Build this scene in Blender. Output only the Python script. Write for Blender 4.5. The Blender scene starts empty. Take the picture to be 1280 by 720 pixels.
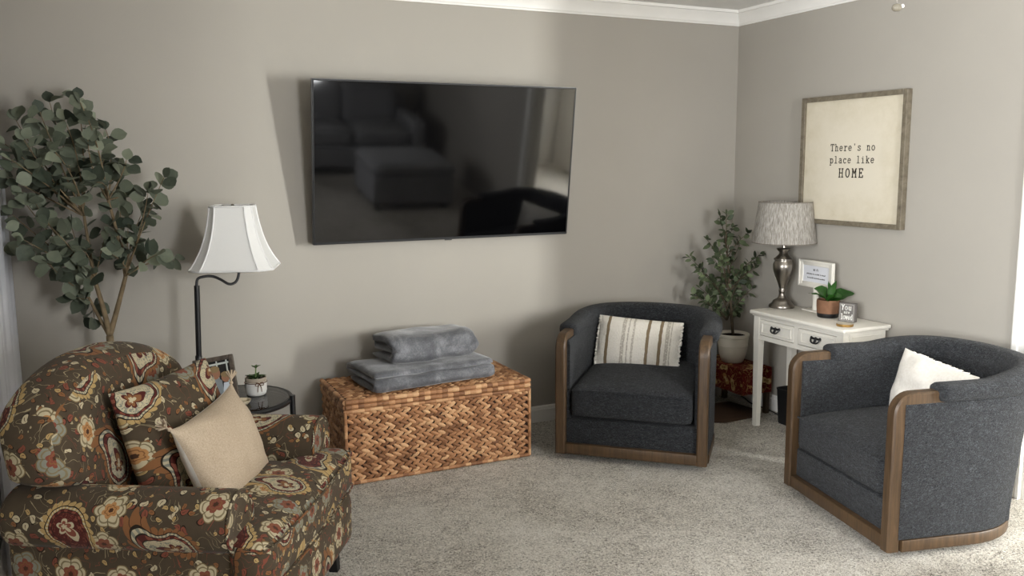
import bpy, bmesh, math, random
from math import pi, sin, cos, sqrt, atan2, exp, radians
from mathutils import Vector, Matrix, noise as mnoise

random.seed(7)
scene = bpy.context.scene
COL = scene.collection

# ------------------------------------------------------------------ camera
F_PX = 1080.0
YAW, PITCH, ROLL = .4378, .1422, -.0072
CAM = Vector((-3.6561, -4.4390, 1.5136))
fwd = Vector((sin(YAW)*cos(PITCH), cos(YAW)*cos(PITCH), -sin(PITCH)))
rt0 = Vector((cos(YAW), -sin(YAW), 0)); up0 = rt0.cross(fwd)
RT = rt0*cos(ROLL) + up0*sin(ROLL); UP = up0*cos(ROLL) - rt0*sin(ROLL)
cd = bpy.data.cameras.new('camera'); cam = bpy.data.objects.new('camera', cd); COL.objects.link(cam)
cd.sensor_width = 36; cd.lens = F_PX/1280*36; cd.clip_start = .02
M = Matrix((RT, UP, -fwd)).transposed().to_4x4(); M.translation = CAM
cam.matrix_world = M; scene.camera = cam

def at(px, py, axis, val):
    """point of the room seen at a photo pixel, on the plane axis = val"""
    d = fwd + RT*((px-640)/F_PX) - UP*((py-360)/F_PX)
    return CAM + d*((val-CAM[axis])/d[axis])

# ------------------------------------------------------------------ objects helpers
def tag(o, label=None, cat=None, group=None, kind=None):
    if label: o['label'] = label
    if cat: o['category'] = cat
    if group: o['group'] = group
    if kind: o['kind'] = kind
    return o

def thing(name, label, cat, loc=(0, 0, 0), rotz=0, group=None):
    o = bpy.data.objects.new(name, None); COL.objects.link(o)
    o.empty_display_size = .1
    o.location = loc; o.rotation_euler = (0, 0, rotz)
    return tag(o, label, cat, group)

class MB:
    def __init__(s): s.v = []; s.f = []; s.uv = {}; s.mi = []
    def add(s, verts, faces, uvs=None, mi=0):
        b = len(s.v); s.v += [tuple(p) for p in verts]
        for i, f in enumerate(faces):
            s.f.append(tuple(b+k for k in f)); s.mi.append(mi)
            if uvs: s.uv[len(s.f)-1] = uvs[i]
        return s
    def xf(s, m):
        s.v = [tuple(m @ Vector(p)) for p in s.v]; return s
    def merge(s, o, m=None):
        vs = o.v if m is None else [tuple(m @ Vector(p)) for p in o.v]
        b = len(s.v); s.v += vs; k = len(s.f)
        s.f += [tuple(b+i for i in f) for f in o.f]; s.mi += o.mi
        for i, u in o.uv.items(): s.uv[k+i] = u
        return s
    def build(s, name, mats, parent=None, smooth=35, uvoff=(0, 0), normals=True, loc=None):
        me = bpy.data.meshes.new(name); me.from_pydata(s.v, [], s.f)
        if not isinstance(mats, (list, tuple)): mats = [mats]
        for m in mats: me.materials.append(m)
        for p, mi in zip(me.polygons, s.mi): p.material_index = mi
        ul = me.uv_layers.new(name='UVMap')
        me.update()
        for i, p in enumerate(me.polygons):
            cu = s.uv.get(i)
            if cu:
                for li, c in zip(p.loop_indices, cu): ul.data[li].uv = (c[0]+uvoff[0], c[1]+uvoff[1])
            else:
                n = p.normal; ax = max(range(3), key=lambda k: abs(n[k]))
                for li, vi in zip(p.loop_indices, p.vertices):
                    q = me.vertices[vi].co
                    c = ((q.y, q.z), (q.x, q.z), (q.x, q.y))[ax]
                    o = ((.37, .11), (0, 0), (.13, .57))[ax]
                    ul.data[li].uv = (c[0]+o[0]+uvoff[0], c[1]+o[1]+uvoff[1])
        if normals:
            bm = bmesh.new(); bm.from_mesh(me)
            bmesh.ops.recalc_face_normals(bm, faces=bm.faces); bm.to_mesh(me); bm.free()
        if smooth:
            me.shade_smooth()
            if smooth < 180: me.set_sharp_from_angle(angle=radians(smooth))
        o = bpy.data.objects.new(name, me); COL.objects.link(o)
        if parent: o.parent = parent
        if loc: o.location = loc
        return o

def structure(mb, name, mat, parent=None, **k):
    return tag(mb.build(name, mat, parent, **k), kind='structure' if parent is None else None)

# ------------------------------------------------------------------ shapes
def from_bm(bm):
    m = MB(); bm.verts.index_update()
    m.add([v.co[:] for v in bm.verts], [[v.index for v in f.verts] for f in bm.faces]); bm.free(); return m

def box(x0, x1, y0, y1, z0, z1, r=0, seg=2):
    bm = bmesh.new(); bmesh.ops.create_cube(bm, size=1)
    for v in bm.verts:
        v.co = ((x0+x1)/2+v.co.x*(x1-x0), (y0+y1)/2+v.co.y*(y1-y0), (z0+z1)/2+v.co.z*(z1-z0))
    if r: bmesh.ops.bevel(bm, geom=bm.edges[:], offset=r, segments=seg, profile=.5, affect='EDGES')
    return from_bm(bm)

def loft(rings, closed=True, cap0=False, cap1=False, uvm=True):
    m = MB(); n = len(rings[0]); V = [p for r in rings for p in r]; Fs = []; U = []
    # arc length coordinates
    cu = [0]
    for j in range(n):
        a, b = Vector(rings[len(rings)//2][j]), Vector(rings[len(rings)//2][(j+1) % n]); cu.append(cu[-1]+(a-b).length)
    cv = [0]
    for i in range(len(rings)-1):
        cv.append(cv[-1]+max((Vector(rings[i+1][k])-Vector(rings[i][k])).length for k in range(0, n, max(1, n//6))))
    for i in range(len(rings)-1):
        for j in range(n if closed else n-1):
            k = (j+1) % n
            Fs.append((i*n+j, i*n+k, (i+1)*n+k, (i+1)*n+j))
            U.append(((cv[i], cu[j]), (cv[i], cu[j+1]), (cv[i+1], cu[j+1]), (cv[i+1], cu[j])))
    m.add(V, Fs, U if uvm else None)
    if cap0: m.f.append(tuple(range(n))); m.mi.append(0)
    if cap1: m.f.append(tuple((len(rings)-1)*n+j for j in range(n))); m.mi.append(0)
    return m

def lathe(prof, n=40, cap0=True, cap1=True, sx=1, sy=1):
    return loft([[(r*cos(2*pi*j/n)*sx, r*sin(2*pi*j/n)*sy, z) for j in range(n)] for r, z in prof], cap0=cap0, cap1=cap1)

def smoothpath(pts, n=8, closed=False):
    P = [Vector(p) for p in pts]; out = []; N = len(P)
    rng = N if closed else N-1
    for i in range(rng):
        p0 = P[(i-1) % N] if closed or i > 0 else P[0]*2-P[1]
        p1, p2 = P[i], P[(i+1) % N]
        p3 = P[(i+2) % N] if closed or i+2 < N else P[-1]*2-P[-2]
        for k in range(n):
            t = k/n
            out.append(.5*((2*p1)+(p2-p0)*t+(2*p0-5*p1+4*p2-p3)*t*t+(3*p1-p0-3*p2+p3)*t**3))
    if not closed: out.append(P[-1])
    return out

def tube(pts, r, n=10, closed=False, flat=1.0):
    P = [Vector(p) for p in pts]; N = len(P); rings = []
    rr = r if callable(r) else (lambda t: r)
    prev = None
    for i in range(N):
        if closed: t = (P[(i+1) % N]-P[i-1])
        else: t = P[min(i+1, N-1)]-P[max(i-1, 0)]
        t = t.normalized() if t.length > 1e-9 else Vector((0, 0, 1))
        if prev is None:
            a = Vector((0, 0, 1)) if abs(t.z) < .9 else Vector((1, 0, 0))
            nrm = (a-t*a.dot(t)).normalized()
        else:
            nrm = (prev-t*prev.dot(t)).normalized()
        prev = nrm; b = t.cross(nrm); q = rr(i/max(1, N-1))
        rings.append([tuple(P[i]+(nrm*cos(2*pi*j/n)*flat+b*sin(2*pi*j/n))*q) for j in range(n)])
    if closed: rings.append(rings[0])
    return loft(rings, cap0=not closed, cap1=not closed)

def sweep_rect(pts, hw, hd, side, r=0):
    """rectangular bar swept in the plane normal to 'side'; hw = half size along side, hd = half size in plane"""
    P = [Vector(p) for p in pts]; side = Vector(side); rings = []
    c = min(hw, hd)*.28
    sec = [(-hw+c, -hd), (hw-c, -hd), (hw, -hd+c), (hw, hd-c), (hw-c, hd), (-hw+c, hd), (-hw, hd-c), (-hw, -hd+c)]
    for i in range(len(P)):
        t = (P[min(i+1, len(P)-1)]-P[max(i-1, 0)]).normalized(); nn = side.cross(t)
        rings.append([tuple(P[i]+side*a+nn*b) for a, b in sec])
    return loft(rings, cap0=True, cap1=True)

def cubegrid(n):
    """surface of a subdivided cube in [-1,1]^3 as shared verts / quads"""
    idx = {}; V = []; Fs = []
    def vid(a):
        k = tuple(round(x*n) for x in a)
        if k not in idx: idx[k] = len(V); V.append(Vector((k[0]/n, k[1]/n, k[2]/n)))
        return idx[k]
    g = [-1+2*i/n for i in range(n+1)]
    for ax in range(3):
        for s in (-1, 1):
            for i in range(n):
                for j in range(n):
                    q = []
                    for a, b in ((g[i], g[j]), (g[i+1], g[j]), (g[i+1], g[j+1]), (g[i], g[j+1])):
                        c = [0, 0, 0]; c[ax] = s; c[(ax+1) % 3] = a; c[(ax+2) % 3] = b; q.append(vid(c))
                    Fs.append(q)
    return V, Fs

def softbox(hx, hy, hz, r, n=14, puff=0, warp=None, nz=0, nsc=6, seed=0, puffb=None):
    V, Fs = cubegrid(n if n % 2 == 0 else n+1); out = []
    for p in V:
        q = Vector((p.x*hx, p.y*hy, p.z*hz))
        inner = Vector((max(-hx+r, min(hx-r, q.x)), max(-hy+r, min(hy-r, q.y)), max(-hz+r, min(hz-r, q.z))))
        d = q-inner
        if d.length > 1e-9:
            # spread the rim samples round the fillet
            d = d.normalized()*r
        q = inner+d
        b = (1-abs(p.x)**2.5)*(1-abs(p.y)**2.5)
        if p.z > 0: q.z += puff*b*p.z
        else: q.z += (puffb if puffb is not None else 0)*b*p.z
        if nz:
            s = Vector((seed*3.1, seed*1.7, seed*.9))
            q += Vector((mnoise.noise(q*nsc+s), mnoise.noise(q*nsc+s+Vector((9, 0, 0))), mnoise.noise(q*nsc+s+Vector((0, 9, 0)))))*nz
        if warp: q = warp(q)
        out.append(q)
    return MB().add(out, Fs)

def pillow(w, h, t, n=26, pinch=.07, nz=.004, seed=0, ears=.0, back=True, mi_back=0):
    """pillow lying in the xz plane (x across, z up), thickness along y; front at -y"""
    def pt(i, j, s):
        u, v = -1+2*i/n, -1+2*j/n
        uu, vv = sin(u*pi/2*.98)/sin(pi/2*.98), sin(v*pi/2*.98)/sin(pi/2*.98)
        e = (max(0, 1-abs(uu)**2.6)*max(0, 1-abs(vv)**2.6))**.55
        x = uu*w/2*(1-pinch*(1-vv*vv)*abs(uu)**3)*(1+ears*abs(uu*vv)**6)
        z = vv*h/2*(1-pinch*(1-uu*uu)*abs(vv)**3)*(1+ears*abs(uu*vv)**6)
        k = Vector((x*9+seed, z*9, s*3)); wob = mnoise.noise(k)*nz*2+mnoise.noise(k*2.7)*nz
        edge = max(abs(uu), abs(vv))
        return (x, s*(t/2*e)+wob*min(1, (1-edge)*6), z)
    m = MB()
    for s in (-1, 1):
        V = [pt(i, j, s) for i in range(n+1) for j in range(n+1)]; Fs = []; U = []
        for i in range(n):
            for j in range(n):
                q = (i*(n+1)+j, (i+1)*(n+1)+j, (i+1)*(n+1)+j+1, i*(n+1)+j+1); Fs.append(q)
                U.append([(V[k][0], V[k][2]) for k in q])
        m.add(V, Fs, U, mi=0 if s < 0 else mi_back)
    bm = bmesh.new(); vs = [bm.verts.new(v) for v in m.v]
    return m

def ellipsoid(c, rx, ry, rz, n=12, k=8):
    return loft([[(c[0]+rx*sin(pi*i/k)*cos(2*pi*j/n), c[1]+ry*sin(pi*i/k)*sin(2*pi*j/n), c[2]-rz*cos(pi*i/k)) for j in range(n)] for i in range(k+1)])

# ------------------------------------------------------------------ materials
def srgb(r, g, b):
    f = lambda c: (c/255/12.92) if c/255 <= .04045 else ((c/255+.055)/1.055)**2.4
    return (f(r), f(g), f(b), 1)

class NT:
    """small expression builder on top of a node tree"""
    def __init__(s, name, rough=.6, spec=.3, metal=0):
        s.mat = bpy.data.materials.new(name); s.mat.use_nodes = True
        s.nt = s.mat.node_tree; s.b = s.nt.nodes['Principled BSDF']
        s.set('Roughness', rough); s.set('Specular IOR Level', spec); s.set('Metallic', metal)
    def set(s, k, v): s.b.inputs[k].default_value = v
    def node(s, t, **k):
        n = s.nt.nodes.new(t)
        for a, b in k.items(): setattr(n, a, b)
        return n
    def inp(s, sock, v):
        if isinstance(v, X): s.nt.links.new(v.s, sock)
        elif isinstance(v, bpy.types.NodeSocket): s.nt.links.new(v, sock)
        elif v is not None: sock.default_value = v
    def m(s, op, a, b=None, c=None):
        n = s.node('ShaderNodeMath', operation=op)
        for i, v in enumerate((a, b, c)):
            if v is not None: s.inp(n.inputs[i], v)
        return X(s, n.outputs[0])
    def coord(s, kind='Object', scale=None, rot=None):
        o = s.node('ShaderNodeTexCoord').outputs[kind]
        if scale is None and rot is None: return o
        mp = s.node('ShaderNodeMapping'); s.nt.links.new(o, mp.inputs[0])
        if scale is not None: mp.inputs['Scale'].default_value = scale
        if rot is not None: mp.inputs['Rotation'].default_value = rot
        return mp.outputs[0]
    def noise(s, vec, scale, detail=3, rough=.5, dist=0, dim='3D'):
        n = s.node('ShaderNodeTexNoise', noise_dimensions=dim); s.inp(n.inputs['Vector'], vec)
        n.inputs['Scale'].default_value = scale; n.inputs['Detail'].default_value = detail
        n.inputs['Roughness'].default_value = rough; n.inputs['Distortion'].default_value = dist
        return X(s, n.outputs[0])
    def voro(s, vec, scale, rnd=1, dim='2D', feature='F1'):
        n = s.node('ShaderNodeTexVoronoi', voronoi_dimensions=dim, feature=feature); s.inp(n.inputs['Vector'], vec)
        n.inputs['Scale'].default_value = scale; n.inputs['Randomness'].default_value = rnd
        return n
    def sep(s, v):
        n = s.node('ShaderNodeSeparateXYZ'); s.inp(n.inputs[0], v); return [X(s, o) for o in n.outputs]
    def mix(s, fac, a, b):
        n = s.node('ShaderNodeMix', data_type='RGBA'); s.inp(n.inputs[0], fac); s.inp(n.inputs[6], a); s.inp(n.inputs[7], b)
        return n.outputs[2]
    def ramp(s, fac, stops, interp='LINEAR'):
        n = s.node('ShaderNodeValToRGB'); s.inp(n.inputs[0], fac); cr = n.color_ramp; cr.interpolation = interp
        while len(cr.elements) < len(stops): cr.elements.new(.5)
        for e, (p, c) in zip(cr.elements, stops): e.position = p; e.color = c
        return n.outputs[0]
    def col(s, v): s.inp(s.b.inputs['Base Color'], v); return s
    def bump(s, h, strength=.3, dist=.01):
        n = s.node('ShaderNodeBump'); n.inputs['Strength'].default_value = strength; n.inputs['Distance'].default_value = dist
        s.inp(n.inputs['Height'], h); s.nt.links.new(n.outputs[0], s.b.inputs['Normal']); return s

class X:
    def __init__(s, t, sock): s.t = t; s.s = sock
    def __add__(a, b): return a.t.m('ADD', a, b)
    __radd__ = __add__
    def __sub__(a, b): return a.t.m('SUBTRACT', a, b)
    def __rsub__(a, b): return a.t.m('SUBTRACT', b, a)
    def __mul__(a, b): return a.t.m('MULTIPLY', a, b)
    __rmul__ = __mul__
    def __truediv__(a, b): return a.t.m('DIVIDE', a, b)
    def __lt__(a, b): return a.t.m('LESS_THAN', a, b)
    def __gt__(a, b): return a.t.m('GREATER_THAN', a, b)
    def abs(a): return a.t.m('ABSOLUTE', a)
    def sin(a): return a.t.m('SINE', a)
    def cos(a): return a.t.m('COSINE', a)

def plain(name, c, rough=.6, spec=.3, metal=0, nsc=0, namt=.12, bump=0, bsc=0, bdist=.002, coat=0):
    """one colour with a slight procedural mottling"""
    t = NT(name, rough, spec, metal)
    co = t.coord()
    n = t.noise(co, nsc or 12, 4)
    d = tuple(x*(1-namt) for x in c[:3])+(1,); l = tuple(min(1, x*(1+namt)) for x in c[:3])+(1,)
    t.col(t.ramp(n, [(.3, d), (.7, l)]))
    if bump: t.bump(t.noise(co, bsc or 200, 3), bump, bdist)
    if coat: t.set('Coat Weight', coat)
    return t.mat

def m_wall(name, c):
    t = NT(name, .75, .25); co = t.coord()
    n = t.noise(co, 1.3, 3)
    t.col(t.ramp(n, [(.3, tuple(x*.97 for x in c[:3])+(1,)), (.7, tuple(x*1.03 for x in c[:3])+(1,))]))
    t.bump(t.noise(co, 260, 2), .12, .002)
    return t.mat

def m_carpet():
    t = NT('carpet', .95, .05); co = t.coord()
    big = t.noise(co, 2.4, 3, .6); mid = t.noise(co, 15, 3, .6, .5); fine = t.noise(co, 125, 2, .6, 1.4); tu = t.noise(co, 210, 2, .6, 1.6)
    rid = (tu-.5).abs()*3.2
    f = big*.15+mid*.12+fine*.56+rid*.20-.07
    c = t.ramp(f, [(.27, srgb(84, 78, 69)), (.34, srgb(188, 180, 166)), (.41, srgb(238, 231, 218)), (.50, srgb(255, 252, 245))])
    t.col(c)
    t.bump(fine*1.0+rid*.5+mid*.6, .85, .012)
    t.set('Sheen Weight', .1)
    return t.mat

def m_wood(name, c0, c1, rot=(0, 0, 0), scale=(30, 30, 2.2), rough=.45, spec=.35):
    t = NT(name, rough, spec); co = t.coord('Object', scale, rot)
    n = t.noise(co, 1.6, 5, .65, .8); n2 = t.noise(co, 9, 3)
    t.col(t.ramp(n*.8+n2*.2, [(.32, c0), (.5, tuple((a+b)/2 for a, b in zip(c0, c1))), (.68, c1)]))
    t.bump(n2, .12, .002)
    return t.mat

def m_boucle():
    t = NT('charcoal_fabric', .95, .12); uv = t.coord('Object', (1, 1, 2.1))
    n = t.noise(uv, 105, 3, .6, 1.4); big = t.noise(uv, 30, 3)
    f = n*.85+big*.15
    t.col(t.ramp(f, [(.38, srgb(25, 26, 28)), (.52, srgb(41, 43, 46)), (.66, srgb(78, 81, 85))]))
    t.bump(t.noise(uv, 70, 3, .6, 1.5), 1.0, .014); t.set('Sheen Weight', .1)
    return t.mat

def m_cloth(name, c0, c1, sc=(260, 260, 260), bump=.25, rough=.9, nsc=1.0, sheen=.05, spec=.1):
    t = NT(name, rough, spec); co = t.coord('Object', sc)
    n = t.noise(co, nsc, 3, .6); o = t.noise(t.coord(), 9, 3)
    t.col(t.ramp(n*.75+o*.25, [(.32, c0), (.68, c1)])); t.bump(n, bump, .003); t.set('Sheen Weight', sheen)
    return t.mat

def m_velvet():
    t = NT('grey_velvet', .8, .2); co = t.coord()
    n = t.noise(co, 9, 4, .65, .5); f = t.noise(co, 160, 3, .7)
    t.col(t.ramp(n*.7+f*.3, [(.36, srgb(80, 81, 85)), (.5, srgb(100, 101, 105)), (.64, srgb(134, 135, 139))]))
    t.set('Sheen Weight', .5); t.set('Sheen Roughness', .35)
    t.bump(n*.8+f*.4, .4, .006); return t.mat

def m_paisley(name='paisley_fabric', off=(0, 0)):
    t = NT(name, .88, .12)
    mp = t.node('ShaderNodeMapping'); t.nt.links.new(t.node('ShaderNodeTexCoord').outputs['UV'], mp.inputs[0])
    mp.inputs['Location'].default_value = (off[0], off[1], 0)
    uv0 = mp.outputs[0]
    nn = t.node('ShaderNodeTexNoise', noise_dimensions='2D'); t.nt.links.new(uv0, nn.inputs['Vector']); nn.inputs['Scale'].default_value = 14
    vm = t.node('ShaderNodeVectorMath', operation='SCALE'); t.nt.links.new(nn.outputs['Color'], vm.inputs[0]); vm.inputs['Scale'].default_value = .022
    va = t.node('ShaderNodeVectorMath', operation='ADD'); t.nt.links.new(uv0, va.inputs[0]); t.nt.links.new(vm.outputs[0], va.inputs[1])
    uv = va.outputs[0]
    base = srgb(72, 62, 49); cream = srgb(192, 180, 150); gold = srgb(178, 151, 102); orange = srgb(134, 92, 58)
    maroon = srgb(82, 34, 31); rust = srgb(128, 72, 57); bgrey = srgb(134, 135, 122); dark = srgb(36, 29, 23); brown = srgb(74, 48, 34)
    ux, uy, _ = t.sep(uv)
    def cells(scale, rnd, shift, inrot=1.0):
        a = t.node('ShaderNodeVectorMath', operation='ADD'); t.nt.links.new(uv, a.inputs[0]); a.inputs[1].default_value = (shift, shift*.7, 0)
        v = t.voro(a.outputs[0], scale, rnd)
        px, py, _ = t.sep(v.outputs['Position']); r_, g_, b_ = t.sep(v.outputs['Color'])
        x = (ux+shift-px)*scale; y = (uy+shift*.7-py)*scale
        r = t.m('SQRT', x*x+y*y)
        th = t.m('ARCTAN2', x, y)+b_*(6.283*inrot)
        return r, th, r_, g_, b_
    def wrap(th): # back to -pi..pi
        return t.m('WRAP', th, -pi, pi)
    col = t.mix(t.noise(uv, 40, 2, dim='2D'), base, tuple(x*1.25 for x in base[:3])+(1,))
    # curling tendrils
    n1 = t.noise(uv, 17, 1, .4, 1.2, '2D'); gate = t.noise(uv, 13, 0, .5, 0, '2D')
    line = ((n1-.5).abs() < .011)*(gate > .5)
    col = t.mix(line, col, srgb(160, 148, 118))
    line2 = ((n1-.64).abs() < .010)*(gate < .46)
    col = t.mix(line2, col, rust)
    # leaves and buds
    for sc, sh, thr, cols in ((21, 3.3, .40, (cream, rust)), (30, 7.9, .58, (gold, orange))):
        r, th, a, g, b = cells(sc, .9, sh)
        th = wrap(th+r*1.9)
        L = r/(.07+.44*t.m('POWER', t.m('MAXIMUM', th.cos(), 0.0), 1.6))
        on = a > thr
        col = t.mix((L < 1)*on, col, dark)
        c = t.mix(g > .5, cols[0], cols[1])
        col = t.mix((L < .84)*on, col, c)
        col = t.mix(((th.abs() < .10)*(L < .6))*on, col, brown)
        # flowers
    r, th, a, g, b = cells(7.4, .75, 1.7)
    R = .27+.075*(th*3.0).cos().abs()
    L = r/R; on = a > .38
    col = t.mix((L < 1.08)*on, col, srgb(120, 104, 74))
    col = t.mix((L < 1.0)*on, col, t.mix(g > .7, cream, bgrey))
    pet = ((L-.80).abs() < .05)*on
    col = t.mix(pet, col, srgb(128, 116, 88))
    col = t.mix((((th*3.0).cos().abs() < .16)*(L > .5))*on*(L < 1), col, srgb(112, 100, 76))
    L2 = r/(.135+.05*(th*3.0+.6).sin().abs())
    col = t.mix((L2 < 1)*on, col, t.mix(g > .5, srgb(180, 132, 84), rust))
    col = t.mix((L2 < .3)*on, col, brown)
    col = t.mix(((L2-.62).abs() < .06)*on, col, orange)
    # large paisley drops
    r, th, a, g, b = cells(3.3, .55, .35)
    th = wrap(th+r*1.9)
    q = th/.55
    R = .205+.27*t.m('EXPONENT', q*q*-1.0)
    L = r/R; on = a > .20
    sc1 = (th*11.0).sin().abs()
    outer = (r/(R*(1.0+.12*sc1))) < 1.08
    ocol = t.mix(g > .62, t.mix(g > .32, gold, orange), rust)
    ocol = t.mix(g > .32, orange, t.mix(g > .62, gold, rust))
    col = t.mix(outer*on, col, ocol)
    col = t.mix((sc1 < .14)*outer*on*(L > .9), col, brown)
    col = t.mix((L < .97)*on, col, dark)
    ring = t.mix((th*34.0).sin() > .0, cream, t.mix(g > .5, bgrey, gold))
    col = t.mix((L < .92)*on, col, ring)
    col = t.mix((L < .82)*on, col, dark)
    col = t.mix((L < .79)*on, col, t.mix((th*13.0).sin() > .2, maroon, rust))
    col = t.mix((L < .68)*on, col, dark)
    wv = t.noise(uv, 85, 2, .6, 1.4, '2D')
    ccol = t.mix(g > .42, t.mix(wv > .55, cream, bgrey), t.mix(wv > .60, maroon, rust))
    ccol = t.mix((g > .72), ccol, t.mix(wv > .58, brown, orange))
    col = t.mix((L < .65)*on, col, ccol)
    th5 = (th*2.5).cos().abs()
    L3 = r/(R*(.20+.20*th5))
    col = t.mix((L3 < 1)*on, col, t.mix(g > .42, maroon, cream))
    col = t.mix((L3 < .7)*on, col, t.mix(g > .42, orange, rust))
    col = t.mix((L3 < .35)*on, col, cream)
    # slight fading of the print
    col = t.mix(t.noise(uv, 120, 3, dim='2D')*.16, col, base)
    t.col(col)
    t.bump(t.noise(t.coord('Object'), 420, 2), .18, .002); t.set('Sheen Weight', .06)
    return t.mat

def m_red_floral():
    t = NT('red_floral_cloth', .85, .1); uv = t.coord('UV')
    ux, uy, _ = t.sep(uv); col = t.mix(t.noise(uv, 20, 3), srgb(70, 15, 13), srgb(94, 24, 19))
    v = t.voro(uv, 11, .9); px, py, _ = t.sep(v.outputs['Position']); r_, g_, b_ = t.sep(v.outputs['Color'])
    x = (ux-px)*11.0; y = (uy-py)*11.0; r = t.m('SQRT', x*x+y*y); th = t.m('ARCTAN2', x, y)+b_*6.28
    L = r/(.12+.30*t.m('POWER', (th*1.0).cos().abs(), 2.0)); on = r_ > .3
    col = t.mix((L < 1)*on, col, t.mix(g_ > .5, srgb(178, 150, 104), srgb(150, 112, 70)))
    col = t.mix((L < .5)*on, col, t.mix(g_ > .5, srgb(120, 96, 60), srgb(186, 160, 120)))
    n = t.noise(uv, 26, 1, .4, 1.0, '2D')
    col = t.mix(((n-.5).abs() < .02), col, srgb(150, 118, 76))
    t.col(col); t.bump(t.noise(t.coord(), 300, 2), .2, .002); return t.mat

def m_wicker(name):
    t = NT(name, .55, .3); co = t.coord('Object')
    g = t.node('ShaderNodeNewGeometry'); rnd = X(t, g.outputs['Random Per Island'])
    n = t.noise(t.coord('Object', (120, 120, 260)), 1, 3, .7)
    f = rnd*.62+n*.38
    t.col(t.ramp(f, [(.12, srgb(106, 70, 46)), (.4, srgb(156, 111, 76)), (.6, srgb(180, 134, 95)), (.85, srgb(210, 170, 128))]))
    t.bump(n, .35, .003); return t.mat

def m_leaf(name, dk, lt, rough=.5):
    t = NT(name, rough, .35); g = t.node('ShaderNodeNewGeometry'); rnd = X(t, g.outputs['Random Per Island'])
    n = t.noise(t.coord(), 40, 2)
    t.col(t.ramp(rnd*.8+n*.2, [(.1, dk), (.55, tuple((a+b)/2 for a, b in zip(dk, lt))), (.92, lt)]))
    return t.mat

def m_glass(name='clear_glass', tint=(1, 1, 1, 1), ior=1.45):
    m = bpy.data.materials.new(name); m.use_nodes = True; nt = m.node_tree
    nt.nodes.remove(nt.nodes['Principled BSDF']); out = nt.nodes['Material Output']
    tr = nt.nodes.new('ShaderNodeBsdfTransparent'); tr.inputs[0].default_value = tint
    gl = nt.nodes.new('ShaderNodeBsdfGlossy'); gl.inputs['Roughness'].default_value = .02
    fr = nt.nodes.new('ShaderNodeFresnel'); fr.inputs[0].default_value = ior
    mx = nt.nodes.new('ShaderNodeMixShader'); L = nt.links.new
    L(fr.outputs[0], mx.inputs[0]); L(tr.outputs[0], mx.inputs[1]); L(gl.outputs[0], mx.inputs[2]); L(mx.outputs[0], out.inputs[0])
    return m

def m_lampshade(name, c, streak=None, trans=.15):
    t = NT(name, .9, .05)
    if streak:
        n = t.noise(t.coord('Object', (190, 190, 9)), 1, 4, .7)
        col = t.ramp(n, [(.3, streak[0]), (.5, streak[1]), (.68, streak[2])])
    else:
        n = t.noise(t.coord('Object', (300, 300, 300)), 1, 2)
        col = t.mix(n, c, tuple(x*.97 for x in c[:3])+(1,))
    t.col(col); t.bump(n, .2, .002)
    tl = t.node('ShaderNodeBsdfTranslucent'); t.inp(tl.inputs[0], col)
    mx = t.node('ShaderNodeMixShader'); mx.inputs[0].default_value = trans
    t.nt.links.new(t.b.outputs[0], mx.inputs[1]); t.nt.links.new(tl.outputs[0], mx.inputs[2])
    t.nt.links.new(mx.outputs[0], t.nt.nodes['Material Output'].inputs[0])
    return t.mat

def m_stripe_pillow():
    t = NT('striped_boucle', .95, .05); uv = t.coord('UV'); ux, uy, _ = t.sep(uv)
    wob = t.noise(uv, 30, 2, dim='2D')*.006; x = ux+wob
    iv, lt, tan, gr = srgb(226, 219, 206), srgb(247, 243, 234), srgb(139, 122, 98), srgb(190, 182, 168)
    n = t.noise(uv, 140, 3, .6, .5, '2D')
    col = t.mix(n, iv, lt)
    for c, hw in ((-.165, .0085), (.060, .0085), (.128, .0085)):
        col = t.mix(((x-c).abs() < hw), col, tan)
    for c, hw in ((-.075, .010), (-.048, .004), (.165, .010), (-.02, .006), (.183, .003)):
        col = t.mix(((x-c).abs() < hw)*(n > .42), col, gr)
    t.col(col); t.bump(t.noise(uv, 95, 3, .6, .8, '2D'), .9, .01); return t.mat

W = dict(
    wall=m_wall('greige_wall_paint', srgb(168, 163, 154)),
    white=plain('white_trim_paint', srgb(243, 241, 236), .45, .4, nsc=6, namt=.02),
    ceil=plain('ceiling_paint', srgb(236, 235, 232), .9, .1, nsc=8, namt=.02, bump=.2, bsc=180),
    carpet=m_carpet(), paisley=m_paisley(), boucle=m_boucle(),
    wood=m_wood('walnut_wood', srgb(54, 41, 28), srgb(92, 71, 49)),
    wicker=m_wicker('water_hyacinth_weave'), wickerdark=plain('weave_backing', srgb(44, 28, 18), .8),
    velvet=m_velvet(), black=plain('black_metal', srgb(22, 22, 24), .4, .5, nsc=30),
    blackmat=plain('black_plastic', srgb(18, 18, 19), .5, .4, nsc=30),
    nickel=NT('brushed_nickel', .28, .5, 1).col(srgb(150, 144, 136)).mat,
    linen=m_cloth('beige_linen', srgb(172, 154, 131), srgb(202, 185, 163)),
    ivory=m_cloth('ivory_cotton', srgb(226, 220, 210), srgb(242, 238, 230), (90, 90, 90), .3),
    shade=m_lampshade('white_shade_fabric', srgb(252, 252, 250)),
    greyshade=m_lampshade('streaked_grey_linen', None, (srgb(122, 116, 108), srgb(172, 167, 159), srgb(208, 204, 197)), .2),
    terracotta=plain('tan_clay', srgb(126, 92, 70), .8, .2, nsc=40, bump=.2),
    soil=plain('dark_soil', srgb(38, 30, 24), 1, .05, nsc=90, namt=.5, bump=.8, bsc=120, bdist=.01),
    potwhite=plain('cream_ceramic', srgb(214, 208, 194), .4, .4, nsc=10, namt=.04),
    gold=NT('brushed_gold', .3, .5, 1).col(srgb(190, 152, 92)).mat,
    glass=m_glass(),
)

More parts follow.
